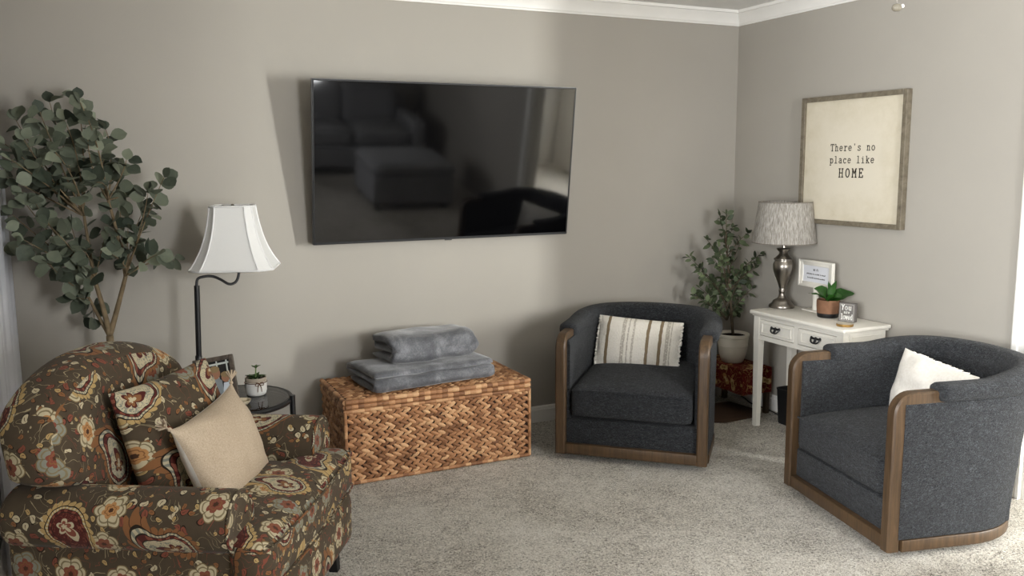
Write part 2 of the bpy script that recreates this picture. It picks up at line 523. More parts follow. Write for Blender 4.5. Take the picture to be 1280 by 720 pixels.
# ------------------------------------------------------------------ room shell
H = 2.44
XL, YF = -4.10, -6.3          # left wall, wall behind the camera
DY0, DY1, DZ = -2.035, -3.20, 2.04   # open doorway in the right wall
HX, HY0, HY1 = 1.60, -1.40, -5.60    # little lobby beyond the doorway
SY0, SY1, SZ0, SZ1 = -4.70, -4.32, .35, 2.10   # its tall side window
structure(box(XL-.12, HX+.12, YF-.12, .12, -.1, 0), 'floor', W['carpet'], smooth=0)
structure(box(XL-.12, HX+.12, YF-.12, .12, H, H+.1), 'ceiling', W['ceil'], smooth=0)
structure(box(XL-.12, .12, 0, .12, 0, H), 'wall_back', W['wall'], smooth=0)
rw = box(0, .12, DY0, 0, 0, H); rw.merge(box(0, .12, YF, DY1, 0, H)); rw.merge(box(0, .12, DY1, DY0, DZ, H))
structure(rw, 'wall_right', W['wall'], smooth=0)
WZ0, WZ1 = .75, 2.1
WFX0, WFX1 = -2.1, -1.2           # window in the wall behind the camera
WLY0, WLY1 = -4.9, -2.9           # wide window in the left wall
fw = box(XL, WFX0, YF-.12, YF, 0, H); fw.merge(box(WFX1, 0, YF-.12, YF, 0, H))
fw.merge(box(WFX0, WFX1, YF-.12, YF, 0, WZ0)); fw.merge(box(WFX0, WFX1, YF-.12, YF, WZ1, H))
structure(fw, 'wall_front', W['wall'], smooth=0)
lw_ = box(XL-.12, XL, YF, WLY0, 0, H); lw_.merge(box(XL-.12, XL, WLY1, 0, 0, H))
lw_.merge(box(XL-.12, XL, WLY0, WLY1, 0, WZ0)); lw_.merge(box(XL-.12, XL, WLY0, WLY1, WZ1, H))
structure(lw_, 'wall_left', W['wall'], smooth=0)

# crown moulding: profile (distance from wall, drop from ceiling)
CR = [(0, .085), (.008, .085), (.010, .078), (.016, .072), (.020, .060), (.034, .040), (.048, .026), (.054, .018), (.064, .016), (.066, 0), (0, 0)]
def crown(name, p0, p1, nrm, cuts=(1, 1)):
    d = (Vector(p1)-Vector(p0)).normalized(); n = Vector(nrm); rings = []
    for p, s in ((p0, 1), (p1, -1)):
        rings.append([tuple(Vector(p)+n*a+d*(s*a)+Vector((0, 0, -b))) for a, b in CR])
    structure(loft(rings, cap0=True, cap1=True), name, W['white'], smooth=20)
crown('trim_1', (XL, 0, H), (0, 0, H), (0, -1, 0)); crown('trim_2', (0, 0, H), (0, YF, H), (-1, 0, 0))
crown('trim_3', (XL, YF, H), (XL, 0, H), (1, 0, 0)); crown('trim_4', (0, YF, H), (XL, YF, H), (0, 1, 0))
BB = [(0, 0), (.014, 0), (.014, .072), (.011, .080), (.011, .086), (.006, .095), (0, .095)]
def baseb(name, p0, p1, nrm):
    d = (Vector(p1)-Vector(p0)).normalized(); n = Vector(nrm)
    structure(loft([[tuple(Vector(p)+n*a+Vector((0, 0, b))) for a, b in BB] for p in (p0, p1)], cap0=True, cap1=True), name, W['white'], smooth=20)
baseb('baseboard_back', (XL, 0, 0), (0, 0, 0), (0, -1, 0))
baseb('baseboard_right', (0, 0, 0), (0, DY0+.095, 0), (-1, 0, 0))
baseb('baseboard_left', (XL, YF, 0), (XL, 0, 0), (1, 0, 0))
baseb('baseboard_front', (0, YF, 0), (XL, YF, 0), (0, 1, 0))
# door casing
CS = [(0, 0), (0, .012), (.008, .018), (.030, .018), (.036, .012), (.070, .014), (.078, .020), (.092, .020), (.095, 0)]
def casing(name, y0, sgn):
    ring = lambda z: [(-b, y0-sgn*a, z) for a, b in CS]
    structure(loft([ring(0), ring(DZ+.09)], cap0=True, cap1=True), name, W['white'], smooth=20)
casing('trim_5', DY0+.095, 1); casing('trim_6', DY1-.095, -1)
structure(box(-.02, 0, DY1, DY0, DZ, DZ+.09, .004), 'trim_7', W['white'])
# jamb lining of the open doorway
d1 = thing('door_1', None, None, (.06, (DY0+DY1)/2, 0)); tag(d1, kind='structure')
hw = (DY0-DY1)/2
for a, b, c, d in ((-hw, -hw+.018, 0, DZ), (hw-.018, hw, 0, DZ), (-hw+.018, hw-.018, DZ-.018, DZ)):
    box(-.062, .062, a, b, c, d, .002).build('jamb', W['white'], d1)
# the lobby beyond
lobby = m_wall('pale_lobby_paint', srgb(206, 203, 196))
structure(box(.12, HX+.12, HY0, HY0+.1, 0, H), 'wall_lobby_back', lobby, smooth=0)
structure(box(.12, HX+.12, HY1-.1, HY1, 0, H), 'wall_lobby_front', lobby, smooth=0)
hm_ = box(HX, HX+.12, SY1, HY0, 0, H); hm_.merge(box(HX, HX+.12, HY1, SY0, 0, H)); hm_.merge(box(HX, HX+.12, SY0, SY1, 0, SZ0)); hm_.merge(box(HX, HX+.12, SY0, SY1, SZ1, H))
structure(hm_, 'wall_lobby_right', lobby, smooth=0)
w3 = thing('window_3', None, None, (HX+.06, (SY0+SY1)/2, 0)); tag(w3, kind='structure'); h_ = (SY1-SY0)/2
for a, b, c, d in ((-h_, -h_+.012, SZ0, SZ1), (h_-.012, h_, SZ0, SZ1), (-h_+.012, h_-.012, SZ0, SZ0+.02), (-h_+.012, h_-.012, SZ1-.02, SZ1)):
    box(-.02, .02, a, b, c, d).build('window_frame', W['white'], w3)
box(-.003, .003, -h_+.012, h_-.012, SZ0+.02, SZ1-.02).build('glass_pane', W['glass'], w3, smooth=0)
for i, (wx, wy, wr, h) in enumerate((((WFX0+WFX1)/2, YF, 0, (WFX1-WFX0)/2), (XL, (WLY0+WLY1)/2, -pi/2, (WLY1-WLY0)/2))):
    w = thing('window_%d' % (i+1), None, None, (wx, wy, 0), wr); tag(w, kind='structure')
    f = MB()
    for x0, x1, z0, z1 in ((-h, -h+.06, WZ0, WZ1), (h-.06, h, WZ0, WZ1), (-h+.06, h-.06, WZ0, WZ0+.06), (-h+.06, h-.06, WZ1-.06, WZ1), (-h+.06, h-.06, 1.45, 1.5)):
        f.merge(box(x0, x1, -.08, -.03, z0, z1, .004))
    f.build('window_frame', W['white'], w)
    box(-h-.08, h+.08, -.02, .05, WZ0-.04, WZ0, .006).build('window_sill', W['white'], w)
    box(-h+.06, h-.06, -.058, -.052, WZ0+.06, WZ1-.06).build('glass_pane', W['glass'], w, smooth=0)

# ------------------------------------------------------------------ barrel swivel chairs
CW, CD = .352, .375   # half width and half depth of the shell's middle line
def plan(u):
    """middle line of the barrel: u 0..1 from front left round the back to front right -> point, outward normal, backness"""
    L1 = .40; arc = 1.08; tot = 2*L1+arc; s = u*tot
    if s < L1: return Vector((-CW, -.385+s, 0)), Vector((-1, 0, 0)), 0
    if s > L1+arc: return Vector((CW, -.385+(tot-s), 0)), Vector((1, 0, 0)), 0
    a = pi*(s-L1)/arc; e = 2/2.25
    c, sn = -cos(a), sin(a)
    sg = 1 if c >= 0 else -1
    p = Vector((CW*sg*abs(c)**e, .015+(CD-.03)*abs(sn)**e, 0))
    n = Vector((sg*abs(c)**(2-e)/CW, abs(sn)**(2-e)/CD, 0)).normalized()
    return p, n, sn
def barrel_ring(u, sec):
    p, n, b = plan(u); return [tuple(p+n*o+Vector((0, 0, z))) for o, z in sec(b)]
def make_barrel(label, loc, rz):
    t = thing('swivel_chair', label, 'chair', loc, rz, 'charcoal barrel swivel chairs')
    wd, fb = W['wood'], W['boucle']
    N = 56
    # upholstered shell (outer and inner panels)
    def sec(b):
        lean = .055*b
        o1, o0 = .036+.012*b, .034-lean
        return [(o0-.01, .078), (o0, .084), (o0+(o1-o0)*.5, .35), (o1, .60), (o1-.006, .622), (-.030, .622), (-.036, .60), (-.036, .40), (-.036, .20), (-.02, .09)]
    us = [.022+.956*i/N for i in range(N+1)]
    loft([barrel_ring(u, sec) for u in us], cap0=True, cap1=True).build('barrel_shell', fb, t, 50)
    # padded top roll from one wooden arm end round to the other
    def top(b):
        bb = min(1, b*1.15); zt = .684+.034*(1-(1-bb)**2); w = .049+.005*bb; zb = .615
        h = (zt-zb)/2; zc = (zt+zb)/2; out = .012+.012*b
        pw_ = lambda a: (.22, .22) if cos(a) < 0 and sin(a) < 0 else (.62, .75)
        return [(out+w*(1 if cos(a) > 0 else -1)*abs(cos(a))**pw_(a)[0], zc+h*(1 if sin(a) > 0 else -1)*abs(sin(a))**pw_(a)[1]) for a in [2*pi*k/20 for k in range(20)]]
    u0 = .108; us = [u0+(1-2*u0)*i/N for i in range(N+1)]; rings = [barrel_ring(u, top) for u in us]
    def shrink(r, k, dy):
        c = sum((Vector(p) for p in r), Vector())/len(r)
        return [tuple(c+(Vector(p)-c)*k+Vector((0, dy, 0))) for p in r]
    R2 = [shrink(rings[0], .55, -.022), shrink(rings[0], .86, -.016)]+rings+[shrink(rings[-1], .86, -.016), shrink(rings[-1], .55, -.022)]
    loft(R2, cap0=True, cap1=True).build('top_roll', fb, t, 60)
    # wooden arms: post that turns back into a short arm cap
    for s in (-1, 1):
        x = s*(CW+.006); pts = [(x, -.36, .034), (x, -.36, .3), (x, -.36, .575)]
        for k in range(1, 8):
            a = k/7*pi/2; pts.append((x, -.36+.055*(1-cos(a)), .575+.055*sin(a)))
        pts += [(x, -.24, .631), (x, -.172, .631)]
        sweep_rect(pts, .026, .027, (1, 0, 0)).build('wooden_arm', wd, t, 40)
    # base rail round the bottom and front rail
    def rail(b):
        o = .036-.06*b; return [(o-.03, .034), (o, .034), (o+.002, .040), (o+.002, .076), (o, .080), (o-.03, .080)]
    us = [.03+.94*i/N for i in range(N+1)]
    m = loft([barrel_ring(u, rail) for u in us], cap0=True, cap1=True)
    m.merge(box(-CW+.016, CW-.016, -.382, -.340, .034, .088, .004)); m.build('base_rail', wd, t, 40)
    # front panel under the cushion, seat deck, cushion
    box(-CW+.018, CW-.018, -.354, .2, .084, .215, .008).build('front_panel', fb, t)
    def wrp(q):
        k = max(0, (q.y-.05)/.33)
        q.x *= 1-.30*k*k
        q.z += .025*(q.y+.37)/.7
        return q
    softbox(.308, .345, .078, .030, 18, .030, lambda q: wrp(Vector((q.x, q.y-.032, q.z+.305)))).build('seat_cushion', fb, t, 80)
    pip = [(-.300, -.374, .372), (-.15, -.3765, .374), (0, -.377, .375), (.15, -.3765, .374), (.300, -.374, .372)]
    tube(smoothpath(pip, 4), .0045, 8).build('cushion_piping', fb, t)
    lathe([(.0, .0), (.24, 0), (.245, .006), (.245, .016), (.22, .022), (.10, .024), (.08, .036), (0, .036)], 40).build('swivel_base', W['blackmat'], t)
    return t

def chair_at(pl, pr, label):
    a, b = at(*pl, 2, .035), at(*pr, 2, .035); v = (b-a); v.z = 0; w = v.length; v.normalize()
    back = Vector((-v.y, v.x, 0)); m = (a+b)/2; c = m+back*.385; c.z = 0
    return make_barrel(label, c, atan2(v.y, v.x)), v, back, c
ch1, v1, b1, c1 = chair_at((695, 566), (882, 584), 'charcoal barrel swivel chair in the back corner holding a striped lumbar pillow')
ch2, v2, b2, c2 = chair_at((977, 601), (1113, 694), 'charcoal barrel swivel chair in front of the white console holding a plain white pillow')

# pillows on the chairs
def place(o, loc, rz, lean=0, roll=0):
    o.matrix_world = Matrix.Translation(loc) @ Matrix.Rotation(rz, 4, 'Z') @ Matrix.Rotation(-lean, 4, 'X') @ Matrix.Rotation(roll, 4, 'Y')
    return o
pm = pillow(.47, .285, .13, 34, .03, .004, 3)
p = pm.build('lumbar_pillow', m_stripe_pillow(), None, 180)
rz1 = atan2(v1.y, v1.x)
place(p, c1+b1*.135+Vector((0, 0, .523))-v1*.045, rz1, .33, radians(3))
tag(p, 'ivory lumbar pillow with tan stripes leaning in the corner barrel chair', 'pillow')
rnd = random.Random(4)
for s in (-1, 1):
    tf = MB()
    for k in range(44):
        z = -.135+.27*k/43; x = s*(.228+rnd.uniform(-.004, .004))
        tf.merge(ellipsoid((x, rnd.uniform(-.01, .004), z), .008, .008, .006, 6, 4))
    tf.build('looped_edge', W['ivory'], p, 180)
pm = pillow(.47, .31, .15, 34, .05, .007, 9)
p = pm.build('white_pillow', W['ivory'], None, 180)
rz2 = atan2(v2.y, v2.x)
place(p, c2+b2*.10-v2*.04+Vector((0, 0, .508)), rz2, .20, radians(3))
tag(p, 'plain white pillow with ruffled top edge in the chair before the console', 'pillow')
rf = MB(); n = 90; V = []; Fs = []
for i in range(n+1):
    x = -.19+.38*i/n; wv = .008*sin(i*1.3)+.004*sin(i*.7)
    ir = mnoise.noise(Vector((i*.31, 4.2, 0)))
    V += [(x, .0, .136), (x+.003*sin(i*2.1), wv-.004, .146+.004*ir), (x+.002*ir, wv*1.6, .153+.007*ir+.004*mnoise.noise(Vector((i*.9, 1, 1))))]
for i in range(n):
    for k in range(2): Fs.append((i*3+k, i*3+3+k, i*3+4+k, i*3+1+k))
rf.add(V, Fs).build('ruffle', W['ivory'], p, 180)

# ------------------------------------------------------------------ paisley armchair
AC = Vector((-3.482, -1.487, 0)); AR = radians(59.3)
AF = Vector((sin(AR), -cos(AR), 0)); AS = Vector((cos(AR), sin(AR), 0))   # forward, far side
ac = thing('armchair', 'rolled-arm armchair in brown paisley print in the left foreground', 'armchair', AC, AR)
pz = W['paisley']
softbox(.435, .38, .105, .05, 18, 0, lambda q: Vector((q.x*(1+.02*(q.z/.1)), q.y-.07, q.z+.208))).build('base', pz, ac, 80)
def tcush(q):
    k = 1/(1+exp((q.y+.27)*60))
    q.x *= .262/.44+(1-.262/.44)*k
    q.y += .012*(1-(q.x/.45)**2)*(-1 if q.y < 0 else 0)
    return Vector((q.x, q.y-.03, q.z+.385))
softbox(.44, .42, .085, .05, 26, .03, tcush).build('seat_cushion', pz, ac, 80, uvoff=(.3, .2))
# piping round the cushion front
for z, zz in ((.448, 0), (.324, 1)):
    pts = [(-.42, -.36, z), (-.435, -.42, z), (-.40, -.452, z), (-.2, -.464, z), (0, -.468, z), (.2, -.464, z), (.40, -.452, z), (.435, -.42, z), (.42, -.36, z)]
    tube(smoothpath(pts, 5), 0.004, 8).build('piping', pz, ac)
# arms
def arm_sec(s):
    pts = []
    cx, cz, r = .015, .510, .092
    for k in range(19):
        a = radians(-50)+radians(250)*k/18      # outer under-roll over the top to the inner side
        pts.append((cx+r*cos(a), cz+r*sin(a)))
    pts += [(-.075, .42), (-.075, .30), (-.07, .13), (.055, .115), (.062, .3), (.062, .44)]
    return [(s*(.352+a), b) for a, b in pts]
for s in (-1, 1):
    sec = arm_sec(s); cx = sum(a for a, b in sec)/len(sec); cz = sum(b for a, b in sec)/len(sec)
    rings = []
    for y, k in ((-.345, .80), (-.352, .93), (-.342, .985), (-.325, 1), (-.2, 1), (-.05, 1), (.1, 1), (.2, 1), (.29, 1), (.315, .97), (.33, .85)):
        rings.append([(cx+(a-cx)*k, y+.0*b, cz+(b-cz)*k) for a, b in sec])
    loft(rings, cap0=True, cap1=True).build('arm', pz, ac, 60, uvoff=(.15 if s < 0 else .72, .05 if s < 0 else .4))
    pr = [(cx+(a-cx)*.97, -.350, cz+(b-cz)*.97) for a, b in sec]
    tube(pr, .005, 6, True).build('arm_piping', pz, ac)
    y0 = s*(.352+.064)
    tube([(y0, -.33, .437), (y0, 0, .437), (y0, .29, .437)], .004, 6).build('arm_piping', pz, ac)
# arched back
def backw(q):
    x = q.x
    zt = .97-.20*abs(x/.43)**2.4
    z = q.z+.33
    zz = .30+z*zt*1.0
    k = max(0, min(1, (zz-.56)/.09)); k = k*k*(3-2*k); x *= .64+.36*k
    return Vector((x*(1-.05*z)-.045, q.y+.185+.13*z+.03*(x/.4)**2*-1, zz))
softbox(.43, .105, .33, .095, 26, 0, backw).build('backrest', pz, ac, 80, uvoff=(.55, .1))
for sx in (-1, 1):
    for y in (-.37, .24):
        loft([[(sx*.36+a*k+sx*.012*(1-z/.125), y+b*k-(.012 if y < 0 else -.02)*(1-z/.125), z) for a, b in ((-1, -1), (1, -1), (1, 1), (-1, 1))] for z, k in ((0, .016), (.125, .027))], cap0=True, cap1=True).build('leg', W['blackmat'], ac, 30)

def acp(x, y, z): return AC+AS*x-AF*y+Vector((0, 0, z))
p = pillow(.46, .44, .16, 30, .05, .005, 5).build('paisley_pillow', m_paisley('paisley_fabric_pillow', (.47, .83)), None, 180)
place(p, acp(.0, -.005, .632), AR+radians(-13), .30, radians(-2))
tag(p, 'square brown paisley throw pillow leaning on the armchair back behind the beige pillow', 'pillow')
pm = pillow(.41, .31, .16, 30, .06, .005, 21, .06, mi_back=1)
p = pm.build('beige_pillow', [W['linen'], W['ivory']], None, 180)
place(p, acp(-.01, -.150, .598), AR+radians(-3), .36, radians(-5))
tag(p, 'beige linen throw pillow with corner tassels on the paisley armchair seat', 'pillow')
for sx, sz in ((-1, 1), (1, 1), (1, -1), (-1, -1)):
    tm = MB()
    for k in range(9):
        a = 2*pi*k/9+.3; d = Vector((sx*.7, 0, sz*.7)); e = Vector((sx*.7, 0, -sz*.7))
        o = Vector((sx*.212, 0, sz*.162)); tip = o+d*.045+(e*cos(a)+Vector((0, 1, 0))*sin(a))*.018
        tm.merge(tube([o, o+d*.018, tip], .0030, 5))
    tm.merge(ellipsoid((sx*.214, 0, sz*.164), .007, .007, .007, 8, 6)); tm.build('tassel', W['linen'], p)

# ------------------------------------------------------------------ wicker chest and blankets
def leaf_braid(L0, Hh, o, ax, ay, nrm, row=.0365, pitch=.040, seed=1):
    """rows of plaited leaf strips on a rectangle o + ax*[0..L] + ay*[0..H]"""
    rd = random.Random(seed); m = MB(); ax, ay, nrm, o = Vector(ax), Vector(ay), Vector(nrm), Vector(o)
    rows = max(1, round(Hh/row)); rh = Hh/rows; cols = int(L0/pitch)
    for r in range(rows):
        for c in range(cols+1):
            for s in (-1, 1):
                cx = (c+.5+rd.uniform(-.08, .08))*L0/(cols+1)+(.0 if s > 0 else pitch*.42); cy = (r+.5)*rh+s*rh*.215
                if cx > L0-.012: continue
                a = s*radians(-29+rd.uniform(-6, 6)); ln = pitch*.68*rd.uniform(.9, 1.1); wd = rh*.265*rd.uniform(.9, 1.15)
                d = ax*cos(a)+ay*sin(a); e = -ax*sin(a)+ay*cos(a); V = []
                for i, (tt, ww, hh) in enumerate(((-1, .12, -.2), (-.5, .85, .65), (.1, 1, 1), (.6, .75, .7), (1, .1, -.1))):
                    for j in (-1, -.55, 0, .55, 1):
                        b = o+ax*cx+ay*cy+d*(tt*ln)+e*(j*wd*ww)
                        lift = .0115*hh*(1-.9*j*j)-.0015
                        V.append(b+nrm*lift)
                Fs = [(i*5+j, i*5+j+1, i*5+j+6, i*5+j+5) for i in range(4) for j in range(4)]
                m.add(V, Fs)
    return m
X0, X1, Y0, Y1, ZT = -2.700, -1.735, -.535, -.055, .422
LID = .375
cx0, cy0 = (X0+X1)/2, (Y0+Y1)/2
chest = thing('wicker_chest', 'rectangular brown woven wicker chest against the back wall under the television', 'chest', (cx0, cy0, 0))
hx, hy = (X1-X0)/2, (Y1-Y0)/2
bd = box(-hx+.004, hx-.004, -hy+.004, hy-.004, .004, LID-.004); nb = len(bd.f)
wv = leaf_braid(2*hx, LID-.03, (-hx, -hy+.002, .018), (1, 0, 0), (0, 0, 1), (0, -1, 0), seed=1)
wv.merge(leaf_braid(2*hy, LID-.03, (-hx+.002, hy, .018), (0, -1, 0), (0, 0, 1), (-1, 0, 0), seed=2))
wv.merge(leaf_braid(2*hy, LID-.03, (hx-.002, -hy, .018), (0, 1, 0), (0, 0, 1), (1, 0, 0), seed=3))
def rod(p0, p1, r, seed):
    """edge rod wrapped with flat leaf strips"""
    rd = random.Random(seed); p0, p1 = Vector(p0), Vector(p1); n = max(3, int((p1-p0).length/.03)); m = MB()
    for i in range(n):
        a, b = p0.lerp(p1, i/n), p0.lerp(p1, (i+1.04)/n)
        k = rd.uniform(.93, 1.08)
        m.merge(tube([a, a.lerp(b, .08), a.lerp(b, .5), a.lerp(b, .92), b], lambda t: r*k*(.9+.12*sin(pi*t)), 8))
    return m
for z, r in ((.012, .010), (LID-.012, .010)):
    for k, (a, b) in enumerate((((-hx, -hy), (hx, -hy)), ((-hx, hy), (-hx, -hy)), ((hx, -hy), (hx, hy)))):
        wv.merge(rod((a[0], a[1], z), (b[0], b[1], z), r, k+int(z*100)))
for x in (-hx, hx): wv.merge(rod((x, -hy, .01), (x, -hy, LID-.01), .009, 40+int(x > 0)))
bd.mi = [1]*len(bd.f); wv.merge(bd); wv.build('body', [W['wicker'], W['wickerdark']], chest, 60, normals=True)
lb = box(-hx+.006, hx-.006, -hy+.006, hy-.006, LID+.002, ZT-.008); lb.mi = [1]*len(lb.f)
lw = leaf_braid(2*hx-.02, 2*hy-.02, (-hx+.01, -hy+.01, ZT-.009), (1, 0, 0), (0, 1, 0), (0, 0, 1), seed=5)
for z in (LID+.010, ZT-.013):
    for k, (a, b) in enumerate((((-hx, -hy), (hx, -hy)), ((-hx, hy), (-hx, -hy)), ((hx, -hy), (hx, hy)))):
        lw.merge(rod((a[0], a[1], z), (b[0], b[1], z), .0125, 70+k+int(z*1000)))
lw.merge(lb); lw.build('lid', [W['wicker'], W['wickerdark']], chest, 60)

def folded(name, path, th, length, label, loc, rz, nz, seed, endround=.06, skew=0):
    """a folded blanket: thick ribbon following 'path' in (y,z), extruded along x with soft irregularities"""
    P = smoothpath([(0, a, b) for a, b in path], 7); n = len(P); S = 44; rings = []
    for i in range(S+1):
        u = i/S; x = (u-.5)*length
        e = min(1, min(u, 1-u)*length/endround+.02); k = sqrt(max(0, 1-(1-e)**2))*.55+.45
        left = []; right = []
        for j, q in enumerate(P):
            t = (P[min(j+1, n-1)]-P[max(j-1, 0)]).normalized(); nn = Vector((0, -t.z, t.y))
            s = Vector((x*5+seed, q.y*6, q.z*14+seed))
            off = Vector((0, mnoise.noise(s)*nz, mnoise.noise(s+Vector((5, 5, 5)))*nz*.6*min(1, q.z/.03)))
            base = Vector((x+skew*q.z+mnoise.noise(Vector((q.y*7, q.z*20, seed+(0 if u < .5 else 7))))*nz*2.0*(abs(u-.5)*2)**4, q.y, q.z))+off
            h = th*k*(1+.25*mnoise.noise(Vector((x*8, j*.15, seed))))
            tap = min(1, min(j, n-1-j)*.35+.35); h *= tap
            left.append(tuple(base+nn*h)); right.append(tuple(base-nn*h))
        r = left+right[::-1]
        rings.append([(a, b, max(.0005, c)) for a, b, c in r])
    m = loft(rings, cap0=True, cap1=True)
    o = m.build(name, W['velvet'], None, 180); o.location = loc; o.rotation_euler = (0, 0, rz)
    tag(o, label, 'blanket', 'folded grey blankets on the wicker chest'); return o
zt = ZT+.001
folded('folded_blanket', [(.17, .018), (.0, .018), (-.13, .018), (-.165, .022), (-.178, .036), (-.165, .050), (-.12, .054), (.1, .056), (.165, .058), (.18, .070), (.16, .082), (.0, .086), (-.10, .084), (-.145, .078), (-.152, .070)],
       .0165, .66, 'large grey plush blanket folded flat on the wicker chest', (-2.235, -.30, zt), radians(6), .012, 2.3)
folded('folded_blanket', [(.10, .024), (-.06, .022), (-.118, .026), (-.138, .046), (-.125, .066), (-.08, .068), (.06, .068), (.12, .076), (.128, .100), (.09, .112), (-.04, .116), (-.10, .106), (-.128, .088), (-.132, .062), (-.122, .044)],
       .021, .46, 'smaller grey plush blanket folded on top of the larger grey blanket', (-2.205, -.265, zt+.106), radians(4), .018, 8.1)

# ------------------------------------------------------------------ television
tl, tr = at(390, 98, 1, -.185), at(720.5, 110.5, 1, -.185); bl, br = at(392, 306.5, 1, -.075), at(707.5, 291.5, 1, -.075)
TW = ((tr-tl).length+(br-bl).length)/2; mid = (tl+tr+bl+br)/4
xd = ((tr-tl)+(br-bl)).normalized(); zd = ((tl+tr)-(bl+br)).normalized(); yd = zd.cross(xd).normalized()
zd = xd.cross(yd)
TH = ((tl-bl).length+(tr-br).length)/2
tv = thing('television', 'large black flat-screen television tilted on the back wall', 'television')
Mtv = Matrix((xd, yd, zd)).transposed().to_4x4(); Mtv.translation = mid; tv.matrix_world = Mtv
w2, h2 = TW/2, TH/2
sc = NT('dark_screen', .10, .5); sc.col(srgb(5, 5, 6)); sc.set('Roughness', .05); sc.set('Specular IOR Level', .5)
box(-w2+.007, w2-.007, -.0005, .010, -h2+.011, h2-.007).build('screen', sc.mat, tv, smooth=0)
bz = MB()
for a, b, c, d in ((-w2, -w2+.007, -h2, h2), (w2-.007, w2, -h2, h2), (-w2+.007, w2-.007, h2-.007, h2), (-w2+.007, w2-.007, -h2, -h2+.011)):
    bz.merge(box(a, b, -.003, .014, c, d, .0015, 1))
bz.build('bezel', W['blackmat'], tv)
silver = NT('silver_edge', .35, .5, 1).col(srgb(62, 62, 62)).mat
eb = MB()
for a, b, c, d in ((-w2-.0025, -w2, -h2, h2), (w2, w2+.0025, -h2, h2), (-w2, w2, h2, h2+.0025), (-w2, w2, -h2-.0025, -h2)):
    eb.merge(box(a, b, .000, .022, c, d))
eb.build('edge_trim', silver, tv, smooth=0)
box(-w2+.01, w2-.01, .011, .04, -h2+.01, h2-.01, .006).build('back_cover', W['blackmat'], tv)
box(-.02, .02, -.004, .004, -h2-.007, -h2-.001, .001).build('badge', silver, tv)
mt = box(-.25, .25, .041, .052, -.2, .2, .003)
# mount arms reach the wall
inv = Mtv.inverted()
for sx in (-.18, .18):
    for zz in (.16, -.16):
        q = Mtv @ Vector((sx, .05, zz)); w = Vector((q.x, -.001, q.z))
        mt.merge(tube([inv @ q, inv @ w], .014, 8))
a = Mtv @ Vector((0, .05, 0))
pl = box(a.x-.25, a.x+.25, -.012, -.001, a.z-.2, a.z+.2); pl.xf(inv); mt.merge(pl)
mt.build('wall_mount', W['blackmat'], tv)

# ------------------------------------------------------------------ framed words on the right wall
py0, py1, pz0, pz1 = -.607, -1.326, 1.170, 1.871; dp = .036
pf = thing('picture_frame', 'square wood-framed canvas with home saying on the right wall', 'picture', (0, (py0+py1)/2, (pz0+pz1)/2), radians(-90))
# local x runs to the reader's right (towards the camera), local y is into the wall
pw, ph = (py0-py1)/2, (pz1-pz0)/2
fwood = m_wood('grey_brown_frame_wood', srgb(92, 84, 70), srgb(132, 123, 106), scale=(14, 14, 14))
g = MB()
for a, b, c, d in ((-pw, -pw+.026, -ph, ph), (pw-.026, pw, -ph, ph), (-pw+.026, pw-.026, ph-.026, ph), (-pw+.026, pw-.026, -ph, -ph+.026)):
    g.merge(box(a, b, -dp, -.001, c, d, .0015, 1))
g.build('frame', fwood, pf)
tc = NT('aged_canvas', .85, .1); co = tc.coord()
nx, ny, nz_ = tc.sep(co); e = tc.m('MAXIMUM', nx.abs(), nz_.abs())
mott = tc.noise(co, 14, 5, .7)
f = (e*2.2)*(mott*.9+.1)
tc.col(tc.ramp(f, [(.18, srgb(216, 208, 190)), (.42, srgb(206, 197, 176)), (.62, srgb(182, 172, 148))])); tc.bump(tc.noise(co, 420, 2), .15, .001)
box(-pw+.024, pw-.024, -.022, -.004, -ph+.024, ph-.024).build('canvas', tc.mat, pf, smooth=0)

